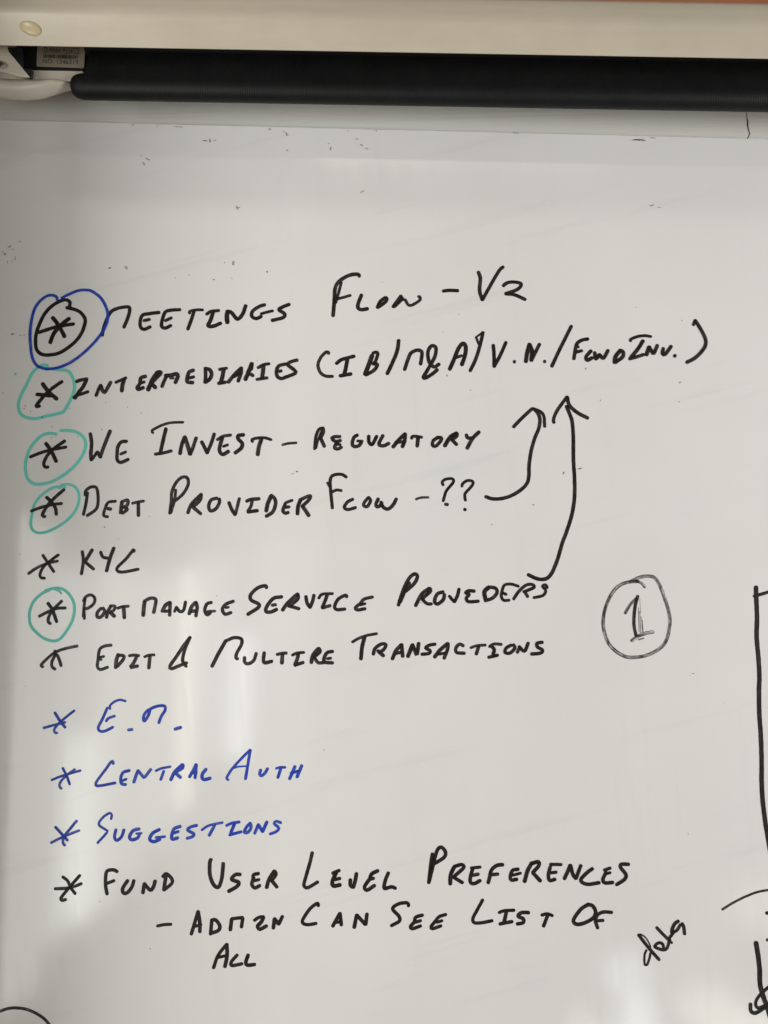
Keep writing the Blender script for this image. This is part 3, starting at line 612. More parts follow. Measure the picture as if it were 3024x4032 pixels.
   (3.37, [-11, -49.2, -20.4, -51.8, -24.3, -56.5, -29.6, -61.3, -27.6, -63.7, -18.9, -62.2]),
   (2.96, [-24.3, -58.1, -19, -56.7]),
 ]),
 ('handwritten_word', 'black word PROVEDERS', 'black', 0.2, [
   (3.64, [17.6, -57.8, 21.5, -44.3, 28, -29.5, 34.3, -23.3, 38, -25.5, 34.8, -33.4, 25.5, -42.3]),
   (3.37, [29.4, -32.8, 24.4, -42.9, 19.6, -54.4]),
   (3.77, [36.5, -57.9, 43, -45.3, 51, -38.9]),
   (3.5, [51.7, -38.4, 52.7, -41.8, 44.7, -49.3]),
   (3.37, [43.1, -50, 48.6, -55.3, 54, -55.8]),
   (3.64, [66.6, -42.2, 59.9, -45, 57.3, -52.8, 60.7, -55.7, 66.7, -50.9, 68, -45.1]),
   (3.23, [73.4, -46.8, 76.8, -50.8, 79.2, -53]),
   (3.37, [79.2, -53, 82.4, -46, 84, -38.8]),
   (3.5, [91.1, -43.1, 94.2, -40.7, 100.9, -40.9]),
   (3.5, [92.2, -43.4, 95.3, -44.7, 92.2, -48.5, 94.3, -52.5, 105.5, -51.9]),
   (4.31, [113.1, -49.5, 112, -41.4, 116.4, -36.7]),
   (3.5, [116.4, -36, 123.8, -37.2, 125.9, -41.9, 121.2, -48, 112.7, -51.2]),
   (2.96, [149.4, -34.7, 141.3, -32.5, 133.9, -33.9, 131.2, -41.1, 130.6, -46.5, 133.3, -50.4, 139.4, -50.1]),
   (2.96, [132.6, -42.4, 136, -44]),
   (3.23, [144.1, -48.9, 149.4, -40.8, 157.5, -33.5, 164.2, -32.5, 166.6, -35.4, 158.9, -39.3, 155.1, -40.7]),
   (3.23, [156.2, -40.7, 159.6, -46]),
   (2.96, [181.1, -35.8, 179, -32.5, 175.7, -34.3, 179.3, -38.9, 176.4, -44.3, 166.3, -46.9]),
 ]),
 ('asterisk', 'black asterisk with a long slanting stroke', 'black', 0.3, [
   (2.68, [-357.9, -113.7, -356.7, -117]),
   (2.95, [-333.3, -108.2, -346.9, -111.5, -357.5, -115.7, -366.5, -123.2, -372.3, -129.9, -370, -131.5]),
   (3.08, [-356.7, -117.4, -360.4, -125.7, -360.2, -131.1, -356.7, -133.9]),
   (3.08, [-355.1, -118.1, -352.2, -124.3, -350.2, -130.2]),
 ]),
 ('handwritten_word', 'black word EDIT', 'black', 0.25, [
   (3.08, [-296.1, -106.7, -304.1, -108.1, -309, -112.2, -310.2, -123.5, -310.6, -130.2, -307.2, -133.5, -299.2, -130.7]),
   (2.68, [-309, -120.5, -303.7, -119]),
   (2.41, [-307.6, -122.8, -306.2, -122.7]),
   (3.75, [-288.3, -116.8, -290.1, -123.2, -290.5, -131.2]),
   (3.35, [-289, -117.5, -282.5, -118, -282.4, -121.7, -288.6, -129.6]),
   (2.95, [-276.2, -117.9, -270.9, -117.1, -265.5, -117.7]),
   (3.49, [-267.8, -118.4, -271, -125.5, -274.2, -129.6]),
   (3.48, [-273.8, -130.5, -266.5, -129]),
   (2.82, [-259.4, -118.9, -254.1, -116.9, -248.8, -116.5]),
   (3.49, [-253.4, -118.2, -254.3, -131]),
 ]),
 ('ampersand', 'triangular black ampersand', 'black', 0.2, [
   (3.49, [-210.1, -96.8, -216.9, -106, -224.6, -118.1, -231.2, -128.2, -229.5, -131.2, -221.6, -128, -213, -124.5]),
   (3.35, [-210.5, -97.2, -215.4, -109.9, -217.5, -121.9, -213.5, -128.5]),
 ]),
 ('handwritten_word', 'black word MULTIRE', 'black', 0.25, [
   (3.76, [-185.2, -127.8, -178.9, -114.6, -171, -99.8]),
   (3.36, [-170.6, -99.8, -161.9, -96.3, -154.1, -97.5, -153.7, -103.5, -158.5, -112.9, -159.3, -118, -157.3, -119.3]),
   (3.35, [-149.9, -117.5, -149.5, -122.8, -145.7, -124.4, -139.8, -120.6, -137.3, -112.8]),
   (3.62, [-128.6, -112, -129.1, -120.4, -127.4, -123, -119.9, -121.3]),
   (3.22, [-114.5, -113.8, -109.2, -112.4, -104.1, -112]),
   (3.75, [-108.5, -113, -108.9, -123.1]),
   (2.95, [-97.7, -114.2, -92.4, -111.8, -85, -111]),
   (3.75, [-91, -112, -92.2, -118.4, -94.5, -124.5]),
   (3.35, [-94.8, -125.1, -85.5, -121.9]),
   (3.76, [-76.7, -121.9, -75.3, -114.2, -69.7, -106.7]),
   (3.76, [-69, -106.3, -67.6, -110, -73.9, -115.5]),
   (3.35, [-73.9, -115.5, -69.4, -121.8, -63.3, -121.7]),
   (3.49, [-53.5, -109.4, -59.5, -110.8, -62.8, -116.6, -62, -121.2, -53.3, -121.8]),
   (2.95, [-59.4, -117.5, -55.4, -116.7]),
 ]),
 ('handwritten_word', 'black word TRANSACTIONS', 'black', 0.22, [
   (2.95, [-32.3, -98.8, -25, -94.6, -15.6, -91.1, -5.6, -89.2]),
   (3.89, [-18.9, -93.5, -21.4, -103.9, -22.5, -117]),
   (3.49, [-9, -111.7, -7.1, -105.3, -0.5, -100.5, 4.7, -101.1, 2.3, -106.2, -2.7, -110]),
   (3.76, [-4.1, -107.9, 2.2, -113.2]),
   (3.76, [11.9, -116.4, 15.8, -107.3, 21.4, -100.9]),
   (3.76, [21.7, -100.5, 23.2, -113.5]),
   (3.22, [13.4, -110.9, 21.8, -108.8]),
   (4.03, [28.9, -113.4, 31.8, -105.7, 33.8, -100.6]),
   (3.76, [33.8, -100.6, 37.3, -109.3, 38.9, -110.6, 40.5, -98.8]),
   (3.36, [58.6, -99.5, 51.9, -100.9, 48.2, -104, 53.1, -106.6, 52, -109.7, 44, -110.8]),
   (3.76, [58.1, -113.6, 64.1, -105.8, 72.4, -98.6]),
   (3.49, [72.7, -98.6, 72.1, -105, 68.5, -114.7]),
   (2.95, [62.1, -110.5, 69.5, -109]),
   (3.36, [89.5, -100.9, 85.5, -99, 81.5, -102.8, 82.2, -108.1, 90.9, -108.9]),
   (2.82, [97.6, -102.8, 104.3, -100.4, 113.7, -99.6]),
   (3.49, [106.3, -101.3, 103.7, -109.5]),
   (3.09, [118.1, -101.2, 123, -98.3, 131.1, -98.6]),
   (3.62, [121.5, -101.7, 123.4, -104.7, 122.1, -109.4]),
   (3.35, [117.2, -112.8, 127.2, -110.3]),
   (3.36, [141.9, -99.1, 136.5, -102.5, 135.2, -107.2, 140.6, -107.8, 145.9, -102.3, 144.3, -98.6]),
   (3.22, [148.6, -107, 151.3, -101.2]),
   (3.36, [150.6, -100.5, 154.7, -104.9, 157.3, -104.8, 160.6, -96.4]),
   (3.49, [176.1, -95.4, 170.3, -96.6, 170.7, -100.6, 176.1, -103.8, 174.1, -107.2, 164.1, -108.4]),
 ]),
 ('drawn_circle', 'streaky grey circle around the numeral one', 'black', 1.3, [
   (2.97, [288.4, -33.3, 284.7, -29, 278.6, -26.6]),
   (3.63, [281.3, -26.8, 267.9, -28.6, 258.4, -33.5, 251, -43, 245.7, -55.2, 243, -67.3, 243, -78, 245.7, -88.6, 250.5, -97.9, 258.5, -105.1, 267.9, -109.6, 277.3, -110.1, 289.4, -107.9, 301.5, -102.3, 310.2, -94.2, 314.3, -83.4, 316.1, -70, 314.3, -58, 309.6, -43.4, 304.3, -30, 299.6, -23.1, 293.5, -21.1, 284, -22.3, 271.9, -27.6]),
 ]),
 ('numeral', 'black numeral 1 inside the grey circle', 'black', 0.25, [
   (3.36, [280.7, -43.2, 278, -53.3, 276.5, -66.7, 276.8, -77.4, 278.9, -86.7]),
 ]),
 ('numeral_stroke', 'faint grey flag and base strokes of the numeral one', 'black', 0.95, [
   (2.96, [279.3, -45.5, 271.9, -53.4, 266.9, -62.2]),
   (3.49, [274, -92.1, 280, -87.6, 288.1, -84.1, 297.5, -82.1]),
   (1.61, [281.3, -90.9, 287.4, -89]),
 ]),
 ('ink_smear', 'pale grey smear beside the numeral one', 'black', 0.85, [
   (0.67, [281.7, -55.9, 281.6, -69.3, 282.2, -82.6]),
   (0.94, [283, -59.9, 283.2, -71.9, 284, -83.3]),
   (0.54, [284.3, -65.2, 285, -74.6, 285.9, -82.6]),
   (0.81, [285.6, -69.2, 286.2, -77.2, 286.7, -82.3]),
   (0.54, [283, -46.5, 283.5, -55.9, 284.3, -61.2]),
 ]),
 ('drawn_line', 'tall black vertical line at the right edge', 'black', 0.12, [
   (4.56, [410.8, -31.1, 411.1, -45.8, 411.7, -65.3, 411.1, -84.9, 412.7, -106, 413.8, -127, 413.2, -146.4, 413.5, -170.6, 414.9, -194.6, 415.5, -218.7, 415.3, -242.6, 416.3, -261.7, 418.6, -282.3, 421.6, -301.3, 425, -321.8]),
 ]),
 ('drawn_line', 'short black line branching right from the vertical line', 'black', 0.12, [
   (3.28, [408.6, -41.2, 424.1, -36.4, 437.1, -32.2]),
 ]),
 ('asterisk', 'blue asterisk left of the letters E.M.', 'blue', 0.35, [
   (2.94, [-355.2, -180.9, -348.8, -190, -343.2, -196.5]),
   (2.54, [-333.9, -178.3, -341.7, -184.6, -350.7, -192.7, -355.1, -199.3, -353.7, -202.3, -351.7, -202.6]),
   (2.67, [-366.6, -197.5, -357.3, -194.7, -343.5, -191]),
 ]),
 ('handwritten_word', 'blue letters E.M.', 'blue', 0.28, [
   (2.41, [-278.5, -167, -284.9, -165.8, -291.5, -168.5, -295.4, -172.6, -295, -175.9]),
   (2.8, [-298, -174.6, -302.9, -186.6, -307.2, -195.9, -305.1, -199.8, -299.8, -199.7, -291.2, -195.3]),
   (2.67, [-298.8, -189.1, -296.3, -185.8, -289.7, -183.3]),
   (2.94, [-274.5, -198.1, -270.1, -197.5]),
   (2.94, [-251.4, -176.4, -253.6, -183.1, -257.4, -188.4, -258.3, -183.8, -255.8, -178.5, -251.2, -175.1, -243.3, -171.9, -235.9, -171.5, -235.1, -176.2, -238.9, -182.8, -241.4, -189.9]),
   (3.2, [-223.8, -196.4, -217.2, -194.3]),
 ]),
 ('asterisk', 'blue asterisk left of the word CENTRAL', 'blue', 0.38, [
   (2.66, [-344.2, -240.1, -339.9, -247.6, -335.9, -257.4]),
   (2.53, [-330.9, -241.2, -339.3, -247.6, -345.6, -254.3, -347, -259.5, -344.7, -262.1]),
   (2.53, [-355.7, -253.1, -345.9, -249, -335.3, -245.6, -324.8, -242.4]),
 ]),
 ('handwritten_word', 'blue word CENTRAL', 'blue', 0.25, [
   (2.79, [-289.4, -234.7, -289.8, -232.4, -291.9, -232.7, -298.2, -241.7, -305.8, -252.3, -307.6, -256.9, -304.3, -258.5, -286.4, -255]),
   (3.06, [-271.6, -241.5, -278.2, -243.6, -280.7, -249.2, -279.8, -255.5, -275.1, -256.6]),
   (2.66, [-279.2, -252.7, -274.6, -250.7]),
   (3.19, [-266.5, -254, -264.1, -246.3, -262.3, -241.3]),
   (3.06, [-262.3, -241.3, -256.8, -247.5, -254.8, -248.1, -248.4, -239.8]),
   (2.53, [-243, -241.4, -237.1, -238.7, -227.2, -236.5]),
   (2.79, [-234.3, -241.5, -237.4, -250.8]),
   (3.33, [-226.5, -250.7, -222.1, -241.7, -214.2, -234.1]),
   (3.06, [-213.9, -234.1, -213.8, -237.6, -222.1, -243]),
   (3.33, [-222.1, -243, -215.8, -248.1]),
   (3.06, [-206.2, -247.3, -202.4, -240, -199.6, -233.8]),
   (3.06, [-199.3, -233.8, -199.5, -241.3, -200.2, -248.2]),
   (2.53, [-205, -243.6, -198.4, -242.2]),
   (3.33, [-188.5, -238.7, -192.3, -243.8, -192.2, -248.8, -189.5, -249.8, -183.6, -248.2]),
 ]),
 ('handwritten_word', 'blue word AUTH', 'blue', 0.28, [
   (2.66, [-164, -249.7, -165.8, -247.4, -160.3, -238.1, -150, -226.2, -141.2, -217.3]),
   (2.93, [-140.9, -217.3, -142.6, -228.7, -145.4, -248.4]),
   (2.0, [-158.4, -237.1, -153.7, -235.4, -143.1, -234.6]),
   (3.06, [-129, -238.3, -130.2, -242.9, -128.2, -244.8, -124.3, -241.5, -121.7, -236.8]),
   (2.53, [-112.4, -236.7, -108.5, -235.3, -102.5, -235.2]),
   (2.93, [-107.1, -235.9, -110.2, -246.4]),
   (3.19, [-91.9, -234, -97.5, -247.5]),
   (3.19, [-84.6, -232.9, -89.6, -245.4]),
   (2.93, [-96.3, -241.6, -87.1, -238.5]),
 ]),
 ('asterisk', 'blue asterisk left of the word SUGGESTIONS', 'blue', 0.4, [
   (2.78, [-349.7, -303, -342.1, -310.7, -335.9, -317]),
   (2.78, [-326.8, -296.1, -333.1, -304, -340, -313.2, -340.7, -319.7, -338.7, -322.3]),
   (2.65, [-353.7, -319.9, -340.7, -313.2, -323.7, -306.2]),
 ]),
 ('handwritten_word', 'blue word SUGGESTIONS', 'blue', 0.28, [
   (2.52, [-289.7, -293.5, -289.2, -289, -291.9, -287.4, -299, -292.4, -302.7, -299.6, -294.6, -305.3, -293.8, -307.9, -303.4, -319.1]),
   (3.05, [-284, -304.7, -285.3, -312.3, -282.9, -316.1, -277.8, -312.2, -275.4, -304.6]),
   (3.31, [-258.9, -303.4, -265.4, -305.5, -269.2, -312, -266.4, -315.2, -260.5, -313.2, -258.6, -309.9]),
   (2.25, [-262, -308.6, -256.1, -307.9]),
   (3.31, [-237, -303.7, -244.1, -307.7, -247.2, -314.2, -242.5, -316.7, -236, -314]),
   (2.65, [-240.7, -312.4, -230.8, -311.2]),
   (3.31, [-214.5, -300, -221.1, -302.7, -223.5, -309.9, -222.7, -313.8, -216.8, -312.2]),
   (2.92, [-222.3, -307.6, -216.4, -305.5]),
   (3.05, [-196.7, -298.7, -203.3, -300.5, -206.5, -303.8, -199.7, -307.6, -201, -310.6, -206.9, -312.6]),
   (2.52, [-191.2, -303.5, -183.4, -298.5, -168.9, -295.2]),
   (3.05, [-177.5, -298.4, -183.1, -309.2]),
   (2.92, [-164.6, -298.3, -158.7, -295.6, -150.8, -294.2]),
   (3.18, [-156, -296.4, -159.8, -306]),
   (2.92, [-161, -308.2, -148.5, -304.6]),
   (3.05, [-138.8, -295.2, -142.7, -299.2, -145.2, -305.1, -141.2, -305, -138, -300.4, -138.8, -295.5]),
   (2.92, [-133.9, -306.2, -130.2, -296.6]),
   (3.18, [-130.2, -296.6, -125.3, -304.1]),
   (3.18, [-125.3, -304.1, -121, -293.6]),
   (2.78, [-105.7, -294.3, -111, -292.9, -113, -295.4, -107.9, -299.9, -110.8, -303.8, -117.3, -306.5]),
 ]),
 ('asterisk', 'black asterisk left of the word FUND', 'black', 0.15, [
   (3.04, [-339.7, -355.6, -334.2, -359.7, -330.6, -366.8, -325.4, -373.1]),
   (3.17, [-321.2, -353.7, -329.5, -363.5, -337, -372.7, -340.8, -378.3, -339.4, -380.2, -335.4, -379.3]),
   (3.04, [-347.5, -368.3, -335.9, -367.5, -326.7, -365.4, -319.2, -362.3]),
 ]),
 ('handwritten_word', 'black word FUND in the lowest list row', 'black', 0.06, [
   (3.44, [-281.1, -349.1, -285.1, -347.3, -291.7, -348.4, -293.3, -353.9, -293, -364.2, -291.1, -372.9]),
   (3.17, [-293.6, -362.5, -284.1, -358.5]),
   (3.57, [-269.5, -358.2, -274.5, -366.4, -273.7, -371.2, -269.7, -371.3, -264.7, -365, -262.9, -358.1]),
   (3.7, [-252.6, -371, -251.6, -362.2]),
   (3.57, [-251.6, -361.2, -244.8, -367.9, -241.6, -364.6, -239.8, -358.1]),
   (3.57, [-228.1, -351.5, -229.2, -359.2, -230.3, -367.4]),
   (3.3, [-231.8, -353.7, -228.2, -350.4, -222.3, -355.2, -221.9, -360.4, -230, -367.6]),
 ]),
 ('handwritten_word', 'black word USER', 'black', 0.1, [
   (3.7, [-180.2, -334.5, -181.5, -337.4, -181.1, -350.3, -177.1, -360.6, -171.7, -363.7, -168.6, -356.6, -167.5, -347.5, -166.9, -338.4]),
   (3.7, [-148.3, -349.8, -153.6, -350.1, -157.4, -355.1, -149.7, -358.2, -151.9, -362.7, -160.4, -367.8]),
   (3.44, [-128.5, -348.4, -133.8, -349.8, -134.6, -353.4]),
   (3.57, [-133.7, -353, -135.5, -359.9, -132.1, -363.7, -126.9, -361]),
   (3.04, [-132.9, -356.2, -127.7, -354.8]),
   (3.7, [-119.5, -363.2, -117.1, -354.4, -111.7, -345.6]),
   (3.7, [-111.4, -345.5, -110, -349.1, -114.2, -355.6]),
   (3.57, [-114.2, -355.6, -108.3, -362.4]),
 ]),
 ('handwritten_word', 'black word LEVEL', 'black', 0.1, [
   (3.44, [-71.1, -325.4, -73.9, -338.1, -78.2, -353.7, -79.3, -360.2, -75.3, -362.5, -64.5, -356.3]),
   (3.44, [-41.5, -343.7, -48.7, -346.8]),
   (3.96, [-44.7, -346, -48.5, -354.5, -47.7, -360, -40.2, -358.9]),
   (3.44, [-45.9, -353.4, -40.6, -352.1]),
   (3.7, [-29.4, -353.2, -29.2, -359.3, -26.2, -361.2]),
   (3.7, [-25.9, -361.2, -24.1, -354.1, -22.9, -346.6]),
   (3.7, [0.2, -343.3, -6.4, -346.7, -8.9, -352.5, -14, -360.4, -11.3, -363.9, -3.1, -358.9]),
   (3.44, [-8.9, -352.5, -4.3, -351.4]),
   (3.57, [11.5, -345.3, 8.3, -353.5, 7.4, -361.7, 15, -360.1, 19.4, -361.4]),
 ]),
 ('handwritten_word', 'black word PREFERENCES', 'black', 0.1, [
   (3.57, [58.8, -324.5, 57, -337.2, 55.2, -355.1]),
   (3.57, [55.6, -354, 59.6, -337.2, 63.4, -321.8, 68, -317.2, 72.7, -322, 71.4, -327.9, 61.6, -334.5]),
   (3.97, [78.4, -356, 78.9, -345.9, 82.8, -337.7]),
   (3.57, [82.8, -337.4, 90.7, -335.3, 92.7, -338.5, 84.9, -345.8, 82.5, -348.4]),
   (3.57, [82.3, -349.1, 91.6, -354.3]),
   (3.17, [110.6, -337.6, 100.7, -338.7]),
   (3.57, [102.6, -339.3, 100.1, -348.1, 100.2, -353.7, 104.1, -355.1, 110.7, -351.8]),
   (3.44, [102.1, -346.4, 108.7, -345]),
   (3.7, [135, -334.6, 128.4, -335.6, 122.8, -340.6, 120.6, -349, 119.3, -354]),
   (3.44, [123.2, -345.4, 129.8, -344.6]),
   (3.57, [151.6, -339.1, 145.6, -340.5, 143.1, -347.4, 144.4, -350.6, 150.4, -349.8]),
   (2.91, [145.7, -345.6, 154.3, -343.2]),
   (3.97, [158.5, -352, 161.7, -340.6, 166.3, -332.1]),
   (3.7, [165.6, -333, 173.3, -330.9, 173.6, -335.2, 167.3, -342.4]),
   (3.7, [167.3, -342.4, 175.7, -351.1]),
   (3.18, [198.1, -333.4, 186.2, -333.3]),
   (3.57, [186.2, -335.9, 184.2, -344.1, 185.6, -350.3, 191.5, -349.1]),
   (3.17, [186.2, -342.4, 192.8, -341.5]),
   (3.7, [201.5, -348.3, 205.4, -339.8, 207.7, -334]),
   (3.7, [208, -334, 210.7, -343.6, 213.8, -347.8]),
   (3.57, [214, -347.8, 219.2, -334]),
   (3.57, [231.8, -337.1, 225.2, -342.1, 219.3, -348.7, 221.3, -352.2, 227.9, -353.7, 239.1, -351.9]),
   (3.17, [251, -336.1, 244.4, -338.5]),
   (2.91, [246.4, -342.4, 251, -341]),
   (3.57, [246.4, -340.4, 243.1, -348.2, 245.1, -351.8, 253.7, -351.3]),
   (3.57, [270.9, -331.9, 262.9, -332, 262.3, -335.6, 267.8, -342.7, 266.2, -347.9, 257.7, -353.6]),
 ]),
 ('dash', 'black dash left of the word ADMIN', 'black', 0.1, [
   (3.03, [-236, -405.4, -229.1, -404, -221.2, -403.4]),
 ]),
 ('handwritten_word', 'black word ADMIN', 'black', 0.06, [
   (3.43, [-199.2, -413.4, -195.7, -400.8, -192.7, -389.4]),
   (3.69, [-192.7, -389.4, -190.4, -400.7, -190.1, -410.7]),
   (3.03, [-196.2, -405.3, -189, -403.2]),
   (3.42, [-178.5, -413.1, -177.6, -398.6]),
   (3.56, [-178, -398.6, -173.4, -398.1, -168.8, -404.2, -170.4, -409.1, -178, -412]),
   (3.69, [-157.3, -408.2, -156.3, -396.9]),
   (3.29, [-156.3, -396.6, -144.4, -395]),
   (3.43, [-144.4, -395.7, -145.5, -405.1]),
   (3.29, [-131.8, -397.8, -127.3, -394.7, -122.1, -393.8]),
   (3.69, [-122, -394.4, -124.6, -399.6, -128.4, -403.5]),
   (3.56, [-128.4, -404.1, -125.7, -407, -118.5, -403.3]),
   (3.69, [-111.2, -405.5, -110.2, -395.7]),
   (3.69, [-110.2, -395.7, -105.4, -401.2]),
   (3.43, [-105.4, -401.2, -101.7, -393]),
 ]),
 ('handwritten_word', 'black word CAN', 'black', 0.06, [
   (3.3, [-63.3, -381.4, -64.4, -378.6, -72.2, -384.6, -79.2, -395, -79.7, -399.5, -74.4, -401.3, -65.2, -399.9]),
   (3.56, [-47.4, -402.5, -43, -394.3, -40, -388.9]),
   (3.56, [-39.8, -388.8, -38.2, -401.1]),
   (2.9, [-44.2, -398.5, -38.3, -397.7]),
   (3.69, [-24.3, -403.4, -21.9, -390.4]),
   (3.56, [-21.9, -390.1, -12.5, -400]),
   (3.56, [-11.9, -400, -10.8, -388.9]),
 ]),
 ('handwritten_word', 'black word SEE', 'black', 0.06, [
   (3.43, [33.8, -379.8, 32.5, -376.6, 23.2, -377.8, 16.7, -383, 23.5, -390.6, 24.2, -395.8, 15.7, -400.8]),
   (3.43, [49.1, -389.2, 41.9, -391.6, 40, -396.8, 36.2, -401.3, 38.2, -403.6, 47.3, -400.5]),
   (3.16, [40.7, -397, 47.3, -395]),
   (3.29, [74.2, -388.1, 67, -390.5, 63.1, -395.1, 58.5, -401, 59.9, -403.2, 69.1, -400.1]),
   (2.9, [64.4, -396.6, 70.3, -394.6]),
 ]),
 ('handwritten_word', 'black word LIST', 'black', 0.06, [
   (3.3, [113.6, -372, 107.8, -382.8, 103.2, -391.8, 104.6, -396.1, 111.9, -396.2, 124.1, -393.8]),
   (3.17, [131.3, -385.2, 136.8, -383.2, 147.7, -382.4]),
   (3.69, [139.4, -383.8, 136.9, -395.1]),
   (3.43, [132.3, -397.1, 145.5, -394.3]),
   (3.56, [163.4, -384.7, 155.5, -384.8, 151.8, -388.5, 157.5, -391.2, 157.5, -395.2, 151, -396.8]),
   (3.16, [177.3, -387, 183.2, -385.6, 188.9, -387.4]),
   (3.56, [183.9, -386.9, 179.3, -398.6]),
 ]),
 ('handwritten_word', 'black word OF', 'black', 0.08, [
   (3.69, [228, -374.6, 220.1, -379.6, 212.9, -388.7, 211.6, -393.6, 216.2, -396.1, 225.4, -393.6, 233.3, -388.4, 235.3, -381.9, 232, -376.4, 227.3, -375.2]),
   (3.43, [252.8, -382.9, 243.9, -382.6, 237.5, -385.7, 235.3, -392.2, 237.7, -399.6]),
   (3.16, [234.6, -392.2, 243.6, -391.4]),
 ]),
 ('handwritten_word', 'black word ALL', 'black', 0.06, [
   (3.29, [-174.3, -448.2, -169.7, -434.9, -161, -423.5]),
   (3.68, [-160.8, -423.3, -160.1, -434.8, -162.1, -446.7]),
   (3.02, [-171.3, -437.5, -160.5, -435]),
   (3.29, [-149.3, -434.2, -155, -441.1, -154.9, -445.3, -143.8, -443.4]),
   (3.55, [-137.5, -434, -139.9, -442.1, -137.8, -444.6, -130.2, -443.8]),
 ]),
 ('handwritten_word', 'slanted black word written up the lower right', 'black', 0.15, [
   (2.23, [290.2, -421.7, 288.3, -425.7, 287.8, -431.5, 288.1, -436.2]),
   (2.38, [288.1, -436.7, 290, -437.6]),
   (2.38, [294.3, -424.9, 293.2, -430.7, 290.9, -436.9]),
   (3.28, [281.6, -405.9, 288.7, -414.8, 296.1, -423.4, 303.7, -431.6]),
   (1.64, [283.5, -405.1, 288, -407.6, 291.7, -412.2, 294.7, -418.3]),
   (2.98, [308.4, -418.5, 307.7, -415.4, 304.7, -413.8, 301, -415, 298.8, -417.7]),
   (3.13, [298.8, -417.9, 302.1, -419.7, 308.8, -421.2, 312.4, -418.8, 314, -413.7, 315, -410]),
   (3.13, [301, -397.9, 305.9, -402.9, 312.6, -409.3, 315.5, -411.5]),
   (2.54, [316.9, -413, 317.3, -413.8]),
   (3.13, [314.4, -408.9, 317, -405.6, 319.7, -401.6]),
   (3.43, [324.5, -390.8, 320.8, -393.2, 318, -398.4, 317.2, -402.7]),
   (3.13, [318, -403.1, 323, -400.1, 326.4, -394.6]),
   (3.28, [328.3, -393.2, 330.1, -396.7, 331, -404.2]),
 ]),
 ('drawn_line', 'thin black arc at the lower right edge', 'black', 0.4, [
   (2.24, [371.8, -377.9, 381.7, -371.6, 395, -364.7, 408.2, -359.3, 421.3, -356.5, 434.7, -355]),
 ]),
 ('dash', 'upper short black dash at the lower right edge', 'black', 0.1, [
   (3.43, [419.3, -380.7, 429.2, -380.3]),
 ]),
 ('dash', 'lower short black dash at the lower right edge', 'black', 0.3, [
   (3.16, [419.7, -409, 428.9, -407.8]),
 ]),
 ('drawn_line', 'thick black line running down into the lower right corner', 'black', 0.1, [
   (4.73, [407.8, -412, 409.9, -424.8, 411.5, -440.1, 411.9, -455.4, 415.2, -468, 419.1, -478.1, 422.9, -490.8, 425.4, -503.4]),
 ]),
 ('drawn_loop', 'black looped scribble crossing the corner line', 'black', 0.25, [
   (3.15, [428.5, -452.5, 416.6, -461.7, 409.3, -469.4, 406.9, -475.8, 409.2, -479.8, 415.1, -478.2, 420.4, -475.6]),
   (3.67, [401.4, -475.9, 401.7, -482.9, 405.9, -485.3, 412.5, -482.1, 417.8, -478.2]),
 ]),
 ('drawn_line', 'brownish arc in the lower left corner', 'black', 0.6, [
   (2.88, [-408.9, -501, -401.2, -497.1, -393.5, -494.4, -384.4, -493.3, -372.5, -494.7, -360.5, -499.6, -352.4, -505.1, -344.2, -514.5]),
 ]),
]
